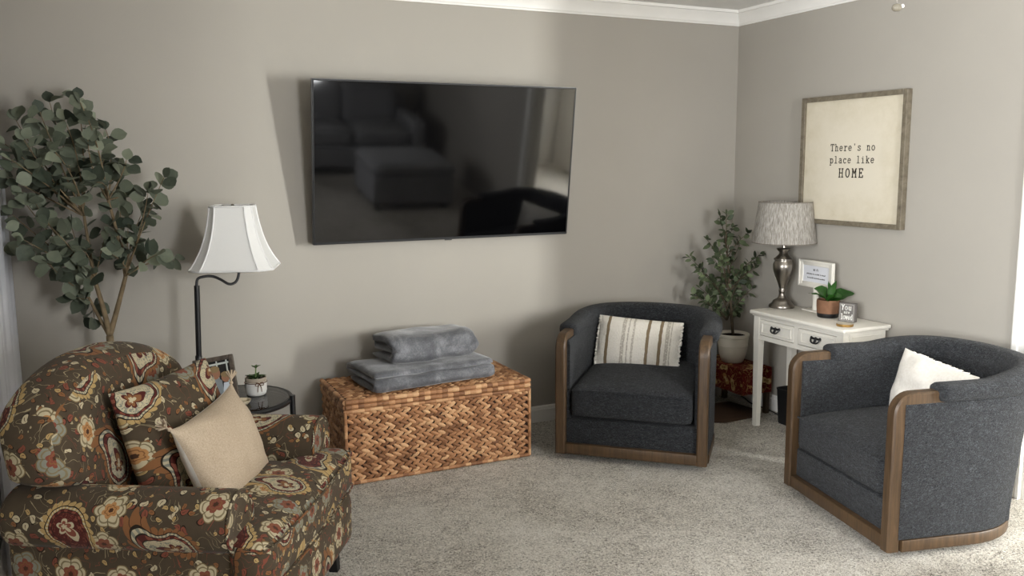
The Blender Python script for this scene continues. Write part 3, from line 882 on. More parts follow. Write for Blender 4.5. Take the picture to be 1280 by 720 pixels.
def ell(cx, cy, rx, ry, a0=0, a1=360, n=16): return [(cx+rx*cos(radians(a0+(a1-a0)*k/n)), cy+ry*sin(radians(a0+(a1-a0)*k/n))) for k in range(n+1)]
sf = lambda x, y, h=.11: [(x-h, y), (x+h, y)]
GL = {
 'T': [[(0, 1), (.6, 1)], [(.3, 1), (.3, 0)], sf(.3, 0, .15), [(0, 1), (0, .8)], [(.6, 1), (.6, .8)]],
 'h': [[(0, 1), (.12, 1), (.12, 0)], [(.12, .5), (.2, .64), (.33, .69), (.44, .63), (.48, .5), (.48, 0)], sf(.12, 0), sf(.48, 0)],
 'e': [[(.06, .37), (.54, .37)]+ell(.3, .35, .245, .335, 5, 318)],
 'r': [[(.05, .68), (.2, .68), (.2, 0)], [(.2, .42), (.3, .6), (.42, .68), (.54, .66), (.58, .58)], sf(.22, 0, .18)],
 "'": [[(.3, 1.0), (.28, .78)]],
 's': [[(.50, .66), (.50, .55)], [(.50, .56), (.42, .67), (.28, .69), (.13, .62), (.13, .47), (.28, .38), (.44, .32), (.52, .2), (.46, .05), (.3, 0), (.16, .03), (.08, .14)], [(.08, .16), (.08, .02)]],
 'n': [[(.02, .68), (.12, .68), (.12, 0)], [(.12, .5), (.2, .63), (.33, .69), (.44, .63), (.48, .5), (.48, 0)], sf(.12, 0), sf(.48, 0)],
 'o': [ell(.3, .34, .25, .34)], 'O': [ell(.3, .5, .27, .5)],
 'p': [[(-.02, .68), (.1, .68), (.1, -.3)], ell(.33, .34, .23, .34), sf(.1, -.3, .12)],
 'l': [[(.1, 1), (.3, 1), (.3, 0)], sf(.3, 0, .22)],
 'a': [[(.1, .58), (.2, .68), (.35, .69), (.46, .62), (.48, .5), (.48, .06), (.58, 0)], [(.48, .40), (.25, .39), (.1, .29), (.07, .16), (.15, .03), (.3, 0), (.48, .14)]],
 'c': [ell(.32, .34, .25, .34, 38, 318), [(.52, .66), (.52, .5)]],
 'i': [[(.1, .68), (.3, .68), (.3, 0)], sf(.3, 0, .22), [(.29, .93), (.31, .86)]],
 'k': [[(0, 1), (.12, 1), (.12, 0)], [(.12, .28), (.46, .68)], [(.24, .42), (.5, 0)], sf(.12, 0), sf(.5, 0), sf(.46, .68)],
 'H': [[(.08, 1), (.08, 0)], [(.52, 1), (.52, 0)], [(.08, .5), (.52, .5)], sf(.08, 0), sf(.52, 0), sf(.08, 1), sf(.52, 1)],
 'M': [[(.06, 0), (.06, 1), (.3, .42), (.54, 1), (.54, 0)], sf(.06, 0), sf(.54, 0), [(-.04, 1), (.06, 1)], [(.54, 1), (.64, 1)]],
 'E': [[(.1, 0), (.1, 1)], [(0, 1), (.54, 1), (.54, .8)], [(.1, .52), (.36, .52)], [(.36, .62), (.36, .42)], [(0, 0), (.56, 0), (.56, .22)]],
 'Y': [[(0, 1), (.28, .5)], [(.56, 1), (.28, .5), (.2, 0)]], 'u': [[(.08, .68), (.08, .2), (.2, .02), (.38, .04), (.5, .25), (.5, .68)], [(.5, .4), (.52, 0)]],
 'v': [[(.05, .68), (.28, 0), (.52, .68)]], 'd': [ell(.28, .33, .22, .33), [(.5, 1), (.5, 0)]],
 'W': [[(0, 1), (.14, 0), (.3, .7), (.46, 0), (.6, 1)]], 'I': [[(.3, 1), (.3, 0)]], '-': [[(.1, .45), (.5, .45)]], 'F': [[(.1, 0), (.1, 1), (.55, 1)], [(.1, .55), (.45, .55)]],
}
def letters(text, cx, cz, cap, pitch, stroke, y0, y1, depth=.0006, narrow=1.0):
    """lettering in the local xz plane, centred at cx, baseline cz; flat strokes of real thickness"""
    m = MB(); x0 = cx-pitch*len(text)/2
    for i, chh in enumerate(text):
        for st in GL.get(chh, []):
            pts = [Vector((x0+(i+.5)*pitch+(a-.3)*cap*narrow, 0, cz+b*cap)) for a, b in st]
            V = []; Fs = []; k = 0
            for j in range(len(pts)-1):
                a, b = pts[j], pts[j+1]; d = (b-a)
                if d.length < 1e-9: continue
                d.normalize(); nn = Vector((-d.z, 0, d.x))*stroke/2; a = a-d*stroke*.3; b = b+d*stroke*.3
                q = [a+nn, b+nn, b-nn, a-nn]
                V += [(c.x, y0, c.z) for c in q]+[(c.x, y1, c.z) for c in q]
                Fs += [(k, k+1, k+2, k+3), (k+4, k+5, k+6, k+7)]+[(k+e_, k+(e_+1) % 4, k+4+(e_+1) % 4, k+4+e_) for e_ in range(4)]; k += 8
            m.add(V, Fs)
    return m
ink = plain('dark_ink', srgb(48, 42, 36), .8, .1)
zc = (pz0+pz1)/2
for a in (("There's no", .012, 1.573-zc, .036, .0312, .0038), ("place like", .010, 1.507-zc, .036, .0312, .0038), ("HOME", .010, 1.432-zc, .045, .046, .0056)):
    txt, cx_, cz_, cap_, pit_, stk_ = a; k0 = 0
    for wd_ in txt.split(' '):
        letters(wd_, cx_+pit_*(k0+len(wd_)/2-len(txt)/2), cz_, cap_, pit_, stk_, -.0232, -.0218).build('lettering', ink, pf, smooth=0); k0 += len(wd_)+1

# ------------------------------------------------------------------ white console table
TZ = .680
ty0, ty1, tx0 = -.590, -1.295, -.352
con = thing('console_table', 'white painted two-drawer console table against the right wall', 'table', ((tx0-.02)/2, (ty0+ty1)/2, 0), radians(-90))
# local x: reader's right, local -y: front
cw, cdp = (ty0-ty1)/2, (-tx0-.02)/2
cwht = plain('white_furniture_paint', srgb(226, 222, 212), .4, .4, nsc=20, namt=.03)
tp = box(-cw, cw, -cdp, cdp, TZ-.022, TZ, .007, 3); tp.merge(box(-cw+.012, cw-.012, -cdp+.012, cdp-.004, TZ-.032, TZ-.02, .003)); tp.build('tabletop', cwht, con)
AZ = .515; fx = cw-.022; fy = cdp-.022
def inset(m, x0, x1, z0, z1, y, axis=0):
    """raised rectangular moulding"""
    for a, b, c, d in ((x0, x1, z0, z0+.006), (x0, x1, z1-.006, z1), (x0, x0+.006, z0, z1), (x1-.006, x1, z0, z1)):
        m.merge(box(a, b, y-.004, y+.002, c, d, .0015, 1) if axis == 0 else box(y-.004, y+.002, a, b, c, d, .0015, 1))
# apron frame with two drawer openings
ap = MB()
ap.merge(box(-fx, fx, fy-.015, fy, AZ, TZ-.03)); 
for sx in (-1, 1):
    ap.merge(box(sx*fx-.009, sx*fx+.009, -fy+.03, fy-.01, AZ, TZ-.03)); inset(ap, -fy+.05, fy-.03, AZ+.018, TZ-.045, sx*(fx+.009) if sx > 0 else -fx-.007, 1)
ap.merge(box(-fx, fx, -fy, -fy+.018, TZ-.046, TZ-.03)); ap.merge(box(-fx, fx, -fy, -fy+.018, AZ, AZ+.026))
ap.merge(box(-.016, .016, -fy, -fy+.018, AZ+.026, TZ-.046)); 
for sx in (-1, 1): ap.merge(box(sx*(fx-.022)-.022, sx*(fx-.022)+.022, -fy, -fy+.018, AZ+.026, TZ-.046))
ap.merge(box(-fx+.01, fx-.01, -fy+.02, fy-.01, AZ+.006, AZ+.012))
ap.build('apron', cwht, con)
for sx in (-1, 1):
    for sy in (-1, 1):
        x, y = sx*(fx-.019), sy*(fy-.019)
        loft([[(x+a*k, y+b*k, z) for a, b in ((-1, -1), (1, -1), (1, 1), (-1, 1))] for z, k in ((0, .0155), (AZ-.05, .020), (AZ, .0215), (TZ-.03, .0215))], cap0=True, cap1=True).build('leg', cwht, con, 30)
for sx in (-1, 1):
    xc = sx*(.016+fx-.044)/2; dw = (fx-.044-.016)/2-.002; z0, z1 = AZ+.029, TZ-.049
    dm = box(xc-dw, xc+dw, -fy-.001, -fy+.016, z0, z1, .002, 1); inset(dm, xc-dw+.018, xc+dw-.018, z0+.014, z1-.014, -fy-.001)
    dm.merge(box(xc-dw+.01, xc+dw-.01, -fy+.016, fy-.05, z0+.004, z1-.02))
    dr = dm.build('drawer', cwht, con)
    zc2 = (z0+z1)/2+.006
    hm = MB()
    hm.merge(box(xc-.036, xc+.036, -fy-.009, -fy-.0045, zc2-.002, zc2+.010, .001, 1))
    for a in (-.030, 0, .030): hm.merge(ellipsoid((xc+a, -fy-.008, zc2+.006), .008, .006, .009, 8, 6))
    hm.merge(tube(smoothpath([(xc-.032, -fy-.010, zc2+.004), (xc-.026, -fy-.018, zc2-.010), (xc-.012, -fy-.020, zc2-.018), (xc+.012, -fy-.020, zc2-.018), (xc+.026, -fy-.018, zc2-.010), (xc+.032, -fy-.010, zc2+.004)], 4), .004, 8))
    hm.merge(tube([(xc-.004, -fy-.010, zc2+.002), (xc-.004, -fy-.019, zc2-.016)], .0035, 6)); hm.merge(tube([(xc+.004, -fy-.010, zc2+.002), (xc+.004, -fy-.019, zc2-.016)], .0035, 6))
    hm.build('handle', W['black'], dr)

# table lamp
lp = at(977, 384, 2, TZ)
tl_ = thing('table_lamp', 'brushed nickel urn table lamp with grey streaked drum shade on the console', 'lamp', lp)
lathe([(0, 0), (.071, 0), (.073, .008), (.068, .018), (.056, .026), (.054, .034), (.046, .044), (.030, .052), (.022, .060), (.0175, .075), (.017, .088), (.021, .094), (.021, .099), (.017, .104),
       (.020, .120), (.032, .155), (.046, .190), (.055, .218), (.058, .240), (.055, .258), (.047, .270), (.047, .276), (.054, .279), (.054, .285), (.043, .292), (.028, .308), (.024, .322), (.038, .336), (.040, .343), (.030, .346), (.012, .348), (.010, .375), (0, .375)], 48).build('base', W['nickel'], tl_, 50)
sh = MB(); r0, r1, s0, s1 = .178, .148, .375, .612
sh.merge(loft([[(r*cos(2*pi*j/64), r*sin(2*pi*j/64), z) for j in range(64)] for r, z in ((r0-.002, s0), (r0, s0), (r0, s0+.004), ((r0+r1)/2, (s0+s1)/2), (r1, s1-.004), (r1, s1), (r1-.002, s1), ((r0+r1)/2-.002, (s0+s1)/2), (r0-.002, s0))]))
shade = sh.build('lamp_shade', W['greyshade'], tl_, 50)
trm = plain('shade_trim', srgb(120, 112, 102), .8)
for a, z in ((r0, s0+.003), (r1, s1-.003)): tube([(a*cos(2*pi*j/48), a*sin(2*pi*j/48), z) for j in range(48)], .0022, 6, True).build('shade_rim', trm, shade)
hp = MB()
for k in range(3):
    a = 2*pi*k/3+.4; hp.merge(tube([(0, 0, s1-.02), (r1*cos(a), r1*sin(a), s1-.006)], .002, 6))
hp.merge(tube([(0, 0, .37), (0, 0, s1-.012)], .004, 8)); hp.build('shade_spider', W['nickel'], tl_)
bulb = lathe([(.001, .40), (.014, .41), (.016, .43), (.028, .46), (.03, .48), (.022, .50), (.002, .512)], 20)
bulb.xf(Matrix.Translation((.02, 0, 0))).build('bulb', plain('frosted_bulb', srgb(235, 235, 230), .3, .4), tl_)

# small white framed note on pedestal stand
mf0 = at(1021, 343, 0, -.075)
nf = thing('framed_note', 'small white photo frame with printed note on a pedestal behind the potted plant', 'picture frame', (mf0.x, mf0.y, TZ), radians(-90-4))
zz = mf0.z-TZ; fw_, fh_ = .138, .076
g = MB()
for a, b, c, d in ((-fw_, -fw_+.034, -fh_, fh_), (fw_-.034, fw_, -fh_, fh_), (-fw_+.034, fw_-.034, fh_-.030, fh_), (-fw_+.034, fw_-.034, -fh_, -fh_+.030)):
    g.merge(box(a, b, -.011, .006, zz+c, zz+d, .004, 2))
for a, b, c, d in ((-fw_, -fw_+.012, -fh_, fh_), (fw_-.012, fw_, -fh_, fh_), (-fw_+.012, fw_-.012, fh_-.012, fh_), (-fw_+.012, fw_-.012, -fh_, -fh_+.012)):
    g.merge(box(a, b, -.016, -.008, zz+c, zz+d, .003, 2))
g.build('frame', cwht, nf)
box(-fw_+.032, fw_-.032, -.006, .004, zz-fh_+.028, zz+fh_-.028).build('note', plain('note_paper', srgb(222, 223, 228), .7, .2, namt=.02), nf, smooth=0)
tx = letters('WI-FI', 0, zz+.018, .011, .0088, .0021, -.0066, -.0058)
rd = random.Random(3)
for z, spans in ((zz-.004, ((-.076, -.030), (-.024, -.010), (-.006, .026), (.034, .040), (.048, .078))), (zz-.026, ((-.068, -.022), (-.014, .072)))):
    for a, b in spans:
        x = a
        while x < b:
            hgt = rd.choice((.005, .005, .0075)); tx.merge(box(x, x+.0022, -.0066, -.0058, z, z+hgt)); tx.merge(box(x, x+.0036, -.0066, -.0058, z+rd.choice((0, .0038)), z+.0045+rd.choice((-.003, 0)))) ; x += .0050
tx.build('printed_text', ink, nf, smooth=0)
st = lathe([(.017, .010), (.0165, .04), (.017, zz-fh_+.01)], 20); st.merge(box(-.075, .075, -.035, .035, 0, .010, .004, 2))
st.build('pedestal', cwht, nf)

# small leafy plant in tan pot
lp2 = at(1034.5, 396, 2, TZ)
sp = thing('potted_plant', 'small broad-leaved green plant in tan pot with black base on the console', 'plant', lp2)
pot = lathe([(0, .0), (.052, 0), (.055, .004), (.057, .022), (.0572, .024), (.060, .060), (.0605, .088), (.058, .096), (.054, .096), (.052, .084), (.0, .082)], 40)
for i, f_ in enumerate(pot.f):
    if max(pot.v[k][2] for k in f_) <= .0241: pot.mi[i] = 1
pot.build('pot', [W['terracotta'], W['blackmat']], sp, 50)
lathe([(.0, .083), (.0515, .084), (.0, .088)], 24).build('soil', W['soil'], sp)
def broad_leaf(base, tip, width, droop=.25, n=10, normal=(0, 0, 1), cup=.18):
    b, t = Vector(base), Vector(tip); d = t-b; L = d.length; nrm = Vector(normal); side = d.cross(nrm).normalized(); up = side.cross(d).normalized()
    V = []; Fs = []
    for i in range(n+1):
        u = i/n; w = width*(sin(pi*min(1, u*.97+.03)**.8))**.8*(1 if u < 1 else 0); c = b+d*u+up*(droop*L*(sin(pi*u)*.6))
        for k in (-1, -.5, 0, .5, 1): V.append(c+side*w*k+up*(cup*w*abs(k)+.003*sin(u*17+k*2)*abs(k)))
    for i in range(n):
        for k in range(4): Fs.append((i*5+k, i*5+k+1, i*5+k+6, i*5+k+5))
    V2 = [Vector(v)-up*.0008 for v in V]
    m = MB().add(V, Fs); m.add(V2, [f[::-1] for f in Fs]); return m
lg = m_leaf('glossy_green_leaf', srgb(20, 50, 15), srgb(54, 100, 36), .35)
fol = MB(); o = Vector((0, 0, .085))
cr = Vector((RT.x, RT.y, 0)).normalized(); cb = Vector((fwd.x, fwd.y, 0)).normalized()   # sideways and away, as the plant is turned
for a, b, h, wd in ((-.088, -.02, .074, .056), (.128, -.03, .046, .046), (-.020, -.05, .046, .040), (.058, .05, .106, .016), (.018, .06, .104, .012), (-.095, .04, .040, .009), (.05, -.07, .035, .036)):
    tip = o+cr*a+cb*b+Vector((0, 0, h)); nrm = Vector((0, 0, 1)) if abs(a) > .04 else -cb+Vector((0, 0, .5))
    fol.merge(broad_leaf(o, tip, wd, .25, normal=nrm-cb*.6))
fol.build('foliage', lg, sp, 180, normals=False)

# small grey "You are loved" block and gold disc
bs = at(1059.5, 402, 2, TZ)
sg = thing('sign_block', 'small grey block sign with white hand lettering on the console', 'sign', bs, radians(-90+22))
gb = plain('grey_painted_wood', srgb(112, 108, 104), .7, .2, nsc=60)
box(-.042, .042, -.017, .017, 0, .100, .002).build('block', gb, sg)
b2 = MB()
for a, b, c, d in ((-.036, .036, .092, .0945), (-.036, .036, .006, .0085), (-.0365, -.034, .006, .0945), (.034, .0365, .006, .0945)): b2.merge(box(a, b, -.0178, -.0168, c, d))
b2.build('border_line', plain('grey_line', srgb(168, 164, 158), .7), sg, smooth=0)
wl = letters('Yo', -.012, .064, .028, .017, .0042, -.0182, -.0168, narrow=.8); wl.merge(letters('u', .016, .064, .028, .016, .0042, -.0182, -.0168, narrow=.8))
wl.merge(letters('are', .0, .046, .013, .011, .0026, -.0182, -.0168)); wl.merge(letters('loved', 0, .014, .028, .0125, .0042, -.0182, -.0168, narrow=.62))
wl.build('lettering', plain('white_paint', srgb(240, 238, 232), .7), sg, smooth=0)
gd = lathe([(0, 0), (.040, 0), (.042, .003), (.042, .011), (.040, .013), (.0, .013)], 40)
for i, f_ in enumerate(gd.f):
    if min(gd.v[k][2] for k in f_) >= .0125: gd.mi[i] = 1
g_ = gd.build('coaster', [W['gold'], plain('pale_stone', srgb(206, 196, 176), .5)], None, 40); g_.location = at(1056, 407.5, 2, TZ)
tag(g_, 'round gold-rimmed coaster in front of the grey block sign', 'coaster')

# ------------------------------------------------------------------ corner stand with red floral cloth, tree and floor things
rs = thing('corner_stand', 'low corner stand covered by a red floral cloth under the potted tree', 'stand', (-.155, -.265, 0))
xa, xb, ya, yb, rz0, rz1_ = -.135, .085, -.215, .215, .135, .292
m = MB(); n = 24; ring = []
per = [(xa, ya), (xb, ya), (xb, yb), (xa, yb)]
outl = []
for k in range(4):
    a, b = per[k], per[(k+1) % 4]
    for j in range(n): outl.append((a[0]+(b[0]-a[0])*j/n, a[1]+(b[1]-a[1])*j/n))
rings = []
for z, k in ((rz1_, 0), (rz1_, .9), (rz1_-.004, .995), (rz1_-.05, 1.0), (rz1_-.10, 1.0), (rz0, 1.0)):
    r = []
    for i, (a, b) in enumerate(outl):
        w = 1+(.012*sin(i*.9)+.008*sin(i*2.1))*max(0, (rz1_-z)/.15)
        r.append((a*k*w, b*k*w, z))
    rings.append(r)
loft(rings, cap0=True, uvm=False).build('cloth', m_red_floral(), rs, 60)
box(xa+.006, xb-.006, ya+.006, yb-.006, rz1_-.03, rz1_-.004).build('top', W['wood'], rs)
for a, b in ((xa+.02, yb-.02), (xb-.02, yb-.02), (xb-.02, ya+.02)):
    box(a-.014, a+.014, b-.014, b+.014, 0, rz1_-.03).build('leg', W['wood'], rs)
tp_ = at(908, 455, 2, rz1_+.001)
tree = thing('corner_tree', 'small green tree in round cream pot on the red cloth in the corner', 'plant', (-.195, -.265, rz1_))
lathe([(0, 0), (.058, 0), (.066, .006), (.082, .05), (.090, .10), (.0905, .104), (.092, .106), (.0905, .109), (.094, .150), (.0945, .154), (.092, .158), (.098, .162), (.099, .178), (.094, .180), (.088, .172), (.086, .165), (0, .162)], 48).build('pot', W['potwhite'], tree, 40)
lathe([(0, .163), (.086, .164), (0, .170)], 24).build('soil', W['soil'], tree)

def oval_leaf(m, base, d, nrm, L, Wd, n=5, fold=.15, tipdrop=.1, tip=1.0):
    d = d.normalized(); side = d.cross(nrm)
    if side.length < 1e-4: side = d.orthogonal()
    side.normalize(); up = side.cross(d); V = []; Fs = []
    for i in range(n+1):
        u = i/n; w = Wd*max(.0, sin(pi*u**tip))**.75; c = base+d*(L*u)-up*(tipdrop*L*u*u)
        V += [c-side*w+up*w*fold, c, c+side*w+up*w*fold]
    for i in range(n):
        Fs += [(i*3, i*3+1, i*3+4, i*3+3), (i*3+1, i*3+2, i*3+5, i*3+4)]
    m.add(V, Fs)

def plant(parent, trunkmat, leafmat, origin, branches, leafspec, seed, twigr=.0035):
    """branches: list of (start, mid, end, leafy-from) in world space"""
    rd = random.Random(seed); tm = MB(); lm = MB()
    O = Vector(origin)
    for s, mI, e_, r0, r1, lf in branches:
        s, mI, e_ = Vector(s)-O, Vector(mI)-O, Vector(e_)-O
        P = []; N = 14
        for i in range(N+1):
            u = i/N; P.append(s*(1-u)**2+mI*2*u*(1-u)+e_*u*u)
        tm.merge(tube(P, lambda t: r0+(r1-r0)*t, 7))
        if lf is None: continue
        Ltot = sum((P[i+1]-P[i]).length for i in range(N)); step = leafspec['step']; cnt = max(3, int(Ltot*(1-lf)/step))
        for k in range(cnt+1):
            u = lf+(1-lf)*k/cnt; x = u*N; i = min(N-1, int(x)); p = P[i].lerp(P[i+1], x-i); t = (P[i+1]-P[i]).normalized()
            for sd in (-1, 1):
                if rd.random() < leafspec.get('skip', .1): continue
                az = t.cross(Vector((rd.uniform(-1, 1), rd.uniform(-1, 1), rd.uniform(-1, 1)))).normalized()*sd
                d = (az*1.0+t*rd.uniform(.2, .9)+Vector((0, 0, rd.uniform(-.3, .25)))).normalized()
                nrm = (Vector((rd.uniform(-1, 1), rd.uniform(-1.3, .3), rd.uniform(-.1, 1.2)))).normalized()
                L = rd.uniform(*leafspec['L']); oval_leaf(lm, p+d*L*.12, d, nrm, L, L*leafspec['w']*rd.uniform(.85, 1.1), fold=rd.uniform(.05, .35), tipdrop=rd.uniform(-.05, .25), tip=leafspec.get('tip', 1))
        oval_leaf(lm, P[-1], (P[-1]-P[-2]), Vector((0, -.6, .8)), leafspec['L'][0], leafspec['L'][0]*leafspec['w'])
    tm.build('trunk', trunkmat, parent, 180); lm.build('foliage', leafmat, parent, 180, normals=False)

def P3(px, py, y): return at(px, py, 1, y)
# corner tree
yb_ = -.265
tb = Vector((-.195, -.265, rz1_+.165)); top = P3(908, 268, -.22)
br = [(tb, P3(911, 350, -.25), P3(907, 290, -.24), .009, .004, None)]
rd = random.Random(11)
tips = [(900, 270), (915, 285), (884, 300), (934, 292), (925, 305), (862, 322), (872, 335), (950, 318), (943, 335), (875, 360), (868, 370), (952, 330), (925, 370), (890, 350), (940, 350), (908, 268), (898, 310), (915, 325), (884, 378), (930, 340), (904, 345), (893, 325), (922, 388), (945, 360)]
for (a, b) in tips:
    st_ = P3(908+rd.uniform(-1, 1), min(400, b+rd.uniform(28, 52)), -.25); dy = rd.uniform(-.12, .10)
    e_ = P3(a, b, -.24+dy*.9); e_.x = min(e_.x, -.05); mI = (st_+e_)/2+Vector((0, 0, .03))
    br.append((st_, mI, e_, .0035, .0012, .18))
plant(tree, plain('grey_bark', srgb(84, 74, 60), .9, .1), m_leaf('dull_green_leaf', srgb(42, 52, 34), srgb(102, 114, 82), .55), (-.195, -.265, rz1_), br, dict(step=.022, L=(.034, .056), w=.30, skip=.12, tip=.9), 5)

# brown floor mat and cord, black box under console
fm = MB(); a, b, c = Vector((-.455, -.10, 0)), None, None
pts = [at(870, 528, 2, 0), at(907, 529, 2, 0), at(943, 522, 2, 0), at(944, 513, 2, 0), at(912, 503.5, 2, 0), at(884, 507, 2, 0)]
lo = [(p_.x, p_.y, .0005) for p_ in pts]; hi = [(p_.x, p_.y, .010) for p_ in pts]
fm.add(lo+hi, [tuple(range(5, -1, -1)), tuple(range(6, 12))]+[(i, (i+1) % 6, 6+(i+1) % 6, 6+i) for i in range(6)])
o = fm.build('floor_mat', m_wood('dark_brown_board', srgb(56, 40, 28), srgb(78, 58, 42), scale=(6, 20, 20), rough=.6), None, 30)
tag(o, 'flat dark brown board with cut corners lying on the carpet under the red-clothed stand', 'mat')
cp = [at(909, 490, 1, -.012), at(921, 493, 1, -.02), at(930, 497, 2, .03), at(939, 504, 2, .008), at(960, 512, 2, .006), at(976, 520, 2, .006)]
o = tube(smoothpath(cp, 6), .004, 8).build('power_cord', W['blackmat'], None, 180)
tag(o, 'black power cord trailing from the back wall corner behind the console leg', 'cord')
q = at(976, 531, 2, 0)
bb = thing('waste_bin', 'black bin on the carpet beneath the white console', 'bin', (q.x+.075, q.y-.02, 0))
def sq(hw_, z, r=.02, n=6):
    out = []
    for cx_, cy_, a0 in ((1, 1, 0), (-1, 1, 90), (-1, -1, 180), (1, -1, 270)):
        for k in range(n): a = radians(a0+90*k/(n-1)); out.append((cx_*(hw_-r)+r*cos(a), cy_*(hw_-r)+r*sin(a), z))
    return out
loft([sq(.062, .0), sq(.066, .004), sq(.075, .20), sq(.077, .204), sq(.077, .212), sq(.073, .212), sq(.070, .19), sq(.06, .01)], cap0=True, cap1=True).build('body', W['blackmat'], bb, 40)

# ------------------------------------------------------------------ floor lamp
LY = -.30
lb_ = at(248.5, 450, 1, LY)
fl = thing('floor_lamp', 'black floor lamp with white bell shade standing behind the glass side table', 'lamp', (lb_.x, LY, 0))
O = Vector((lb_.x, LY, 0))
ptop = at(246, 357, 1, LY)
pole = MB(); pole.merge(tube([(0, 0, .02), (0, 0, .6), (ptop.x-O.x, 0, ptop.z)], .0125, 16)); pole.build('pole', W['black'], fl)
jt = lathe([(.0125, 0), (.015, .003), (.015, .03), (.0125, .034)], 20, False, False).xf(Matrix.Translation((0, 0, .62))); jt.build('collar', W['black'], fl)
lathe([(0, 0), (.125, 0), (.13, .006), (.125, .014), (.05, .022), (.02, .03), (.0125, .05), (0, .05)], 40).build('base', W['black'], fl)
cxp = [at(245.5, 360, 1, LY), at(247, 349, 1, LY), at(256, 345.5, 1, LY), at(266, 345.5, 1, LY), at(276, 349.5, 1, LY-.005), at(286, 355, 1, LY-.01), at(294, 353, 1, LY-.01), at(298, 345, 1, LY-.01), at(299, 332, 1, LY-.01), at(299, 320, 1, LY-.01)]
tube(smoothpath([p_-O for p_ in cxp], 6), .0062, 10).build('arm', W['black'], fl)
sc_ = at(295.5, 334, 1, LY-.01)-O; st2 = at(291, 257.5, 1, LY-.01)-O
hgt = st2.z-sc_.z
sk = NT('x')
bpy.data.materials.remove(sk.mat)
def cutsq(r, c, z, ang, ox=0):
    """square with cut corners: half size r, corner cut c"""
    out = []
    for k in range(4):
        a = ang+k*pi/2
        for u, v in ((r, -(r-c)), (r, r-c)): out.append((ox+u*cos(a)-v*sin(a), u*sin(a)+v*cos(a), z))
    return out
prof = [(0, .182), (.06, .171), (.15, .156), (.3, .136), (.5, .117), (.7, .104), (.85, .097), (1, .092)]
ang = radians(-17)
rings = [cutsq(r, r*.30, sc_.z+hgt*u, ang, sc_.x+(st2.x-sc_.x)*u) for u, r in prof]
inner = [cutsq(r-.002, (r-.002)*.30, sc_.z+hgt*u, ang, sc_.x+(st2.x-sc_.x)*u) for u, r in prof]
s_ = loft(rings+inner[::-1]+[rings[0]]).build('lamp_shade', W['shade'], fl, 20)
pipm = MB()
for k in range(8):
    pts = [rings[i][k] for i in range(len(rings))]; pipm.merge(tube(smoothpath(pts, 3), .0042, 6))
for r in (rings[0], rings[-1]): pipm.merge(tube([Vector(p_) for i in range(8) for p_ in (Vector(r[i]).lerp(Vector(r[(i+1) % 8]), t_) for t_ in (.02, .5, .98))], .005, 6, True))
pipm.build('shade_piping', m_lampshade('white_piping', srgb(250, 250, 249), None, .1), s_, 60)
sp_ = MB(); ztp = sc_.z+hgt
for k in range(4): sp_.merge(tube([(st2.x, 0, ztp-.012), rings[-1][2*k+1]], .002, 6))
sp_.merge(tube([(at(299, 325, 1, LY-.01)-O).xz.to_3d()*0+Vector((sc_.x+.01, -.01, sc_.z+.05)), (st2.x, 0, ztp+.004)], .003, 8))
sp_.merge(ellipsoid((st2.x, 0, ztp+.004), .008, .008, .006, 10, 6)); sp_.build('finial_rod', W['nickel'], fl)

# ------------------------------------------------------------------ glass side table
SZ = .52
tc0 = at(291, 500, 2, SZ); SR = .242
stb = thing('side_table', 'round glass-topped side table with black metal frame beside the armchair', 'table', (tc0.x, tc0.y, 0))
def ringz(r, z, t_, n=64): return tube([(r*cos(2*pi*k/n), r*sin(2*pi*k/n), z) for k in range(n)], t_, 10, True)
ringz(SR, SZ-.006, .011).build('rim', W['black'], stb)
ringz(SR*.96, .16, .008).build('lower_ring', W['black'], stb)
gm = m_glass('smoked_glass', (.55, .57, .57, 1), 1.5)
lathe([(0, SZ-.004), (SR-.008, SZ-.004), (SR-.008, SZ+.003), (0, SZ+.003)], 64, False, False).build('glass_top', gm, stb, 30)
a0 = atan2(RT.y, RT.x)+radians(2)
for k in range(4):
    a = a0+k*pi/2; tube([((SR+.012)*cos(a), (SR+.012)*sin(a), 0), ((SR+.012)*cos(a), (SR+.012)*sin(a), SZ+.018)], .0125, 14).build('leg', W['black'], stb)
# succulent in white pot
sl = at(320.5, 493, 2, SZ+.003)
su = thing('succulent_pot', 'tiny succulent in white pot tied with twine on the glass side table', 'plant', (sl.x, sl.y, SZ+.003))
wp = lathe([(0, 0), (.036, 0), (.042, .005), (.046, .02), (.0465, .060), (.0450, .0605), (.0455, .076), (.044, .079), (.040, .078), (.038, .066), (0, .064)], 40)
for i, f_ in enumerate(wp.f):
    if min(wp.v[k][2] for k in f_) >= .0604: wp.mi[i] = 1
wp.build('pot', [plain('white_glaze', srgb(236, 234, 229), .3, .5, namt=.02), plain('bare_clay_rim', srgb(168, 156, 140), .8)], su, 40)
lathe([(0, .065), (.038, .066), (0, .072)], 20).build('soil', W['soil'], su)
tw = MB(); tw.merge(ringz(.0475, .058, .0018, 40))
bow = Vector((cos(a0-radians(58)), sin(a0-radians(58)), 0)); bs_ = Vector((-bow.y, bow.x, 0)); bo = bow*.049+Vector((0, 0, .058))
for s in (-1, 1):
    tw.merge(tube(smoothpath([bo, bo+bs_*s*.012+bow*.004+Vector((0, 0, .006)), bo+bs_*s*.018+bow*.003-Vector((0, 0, .006)), bo+bs_*s*.006+bow*.003-Vector((0, 0, .007)), bo], 5), .0015, 6))
    tw.merge(tube(smoothpath([bo, bo+bs_*s*.007+bow*.003-Vector((0, 0, .018)), bo+bs_*s*.009+bow*.002-Vector((0, 0, .036))], 5), .0015, 6))
tw.build('twine', plain('brown_twine', srgb(104, 72, 48), .9), su)
fo = MB(); rd = random.Random(8)
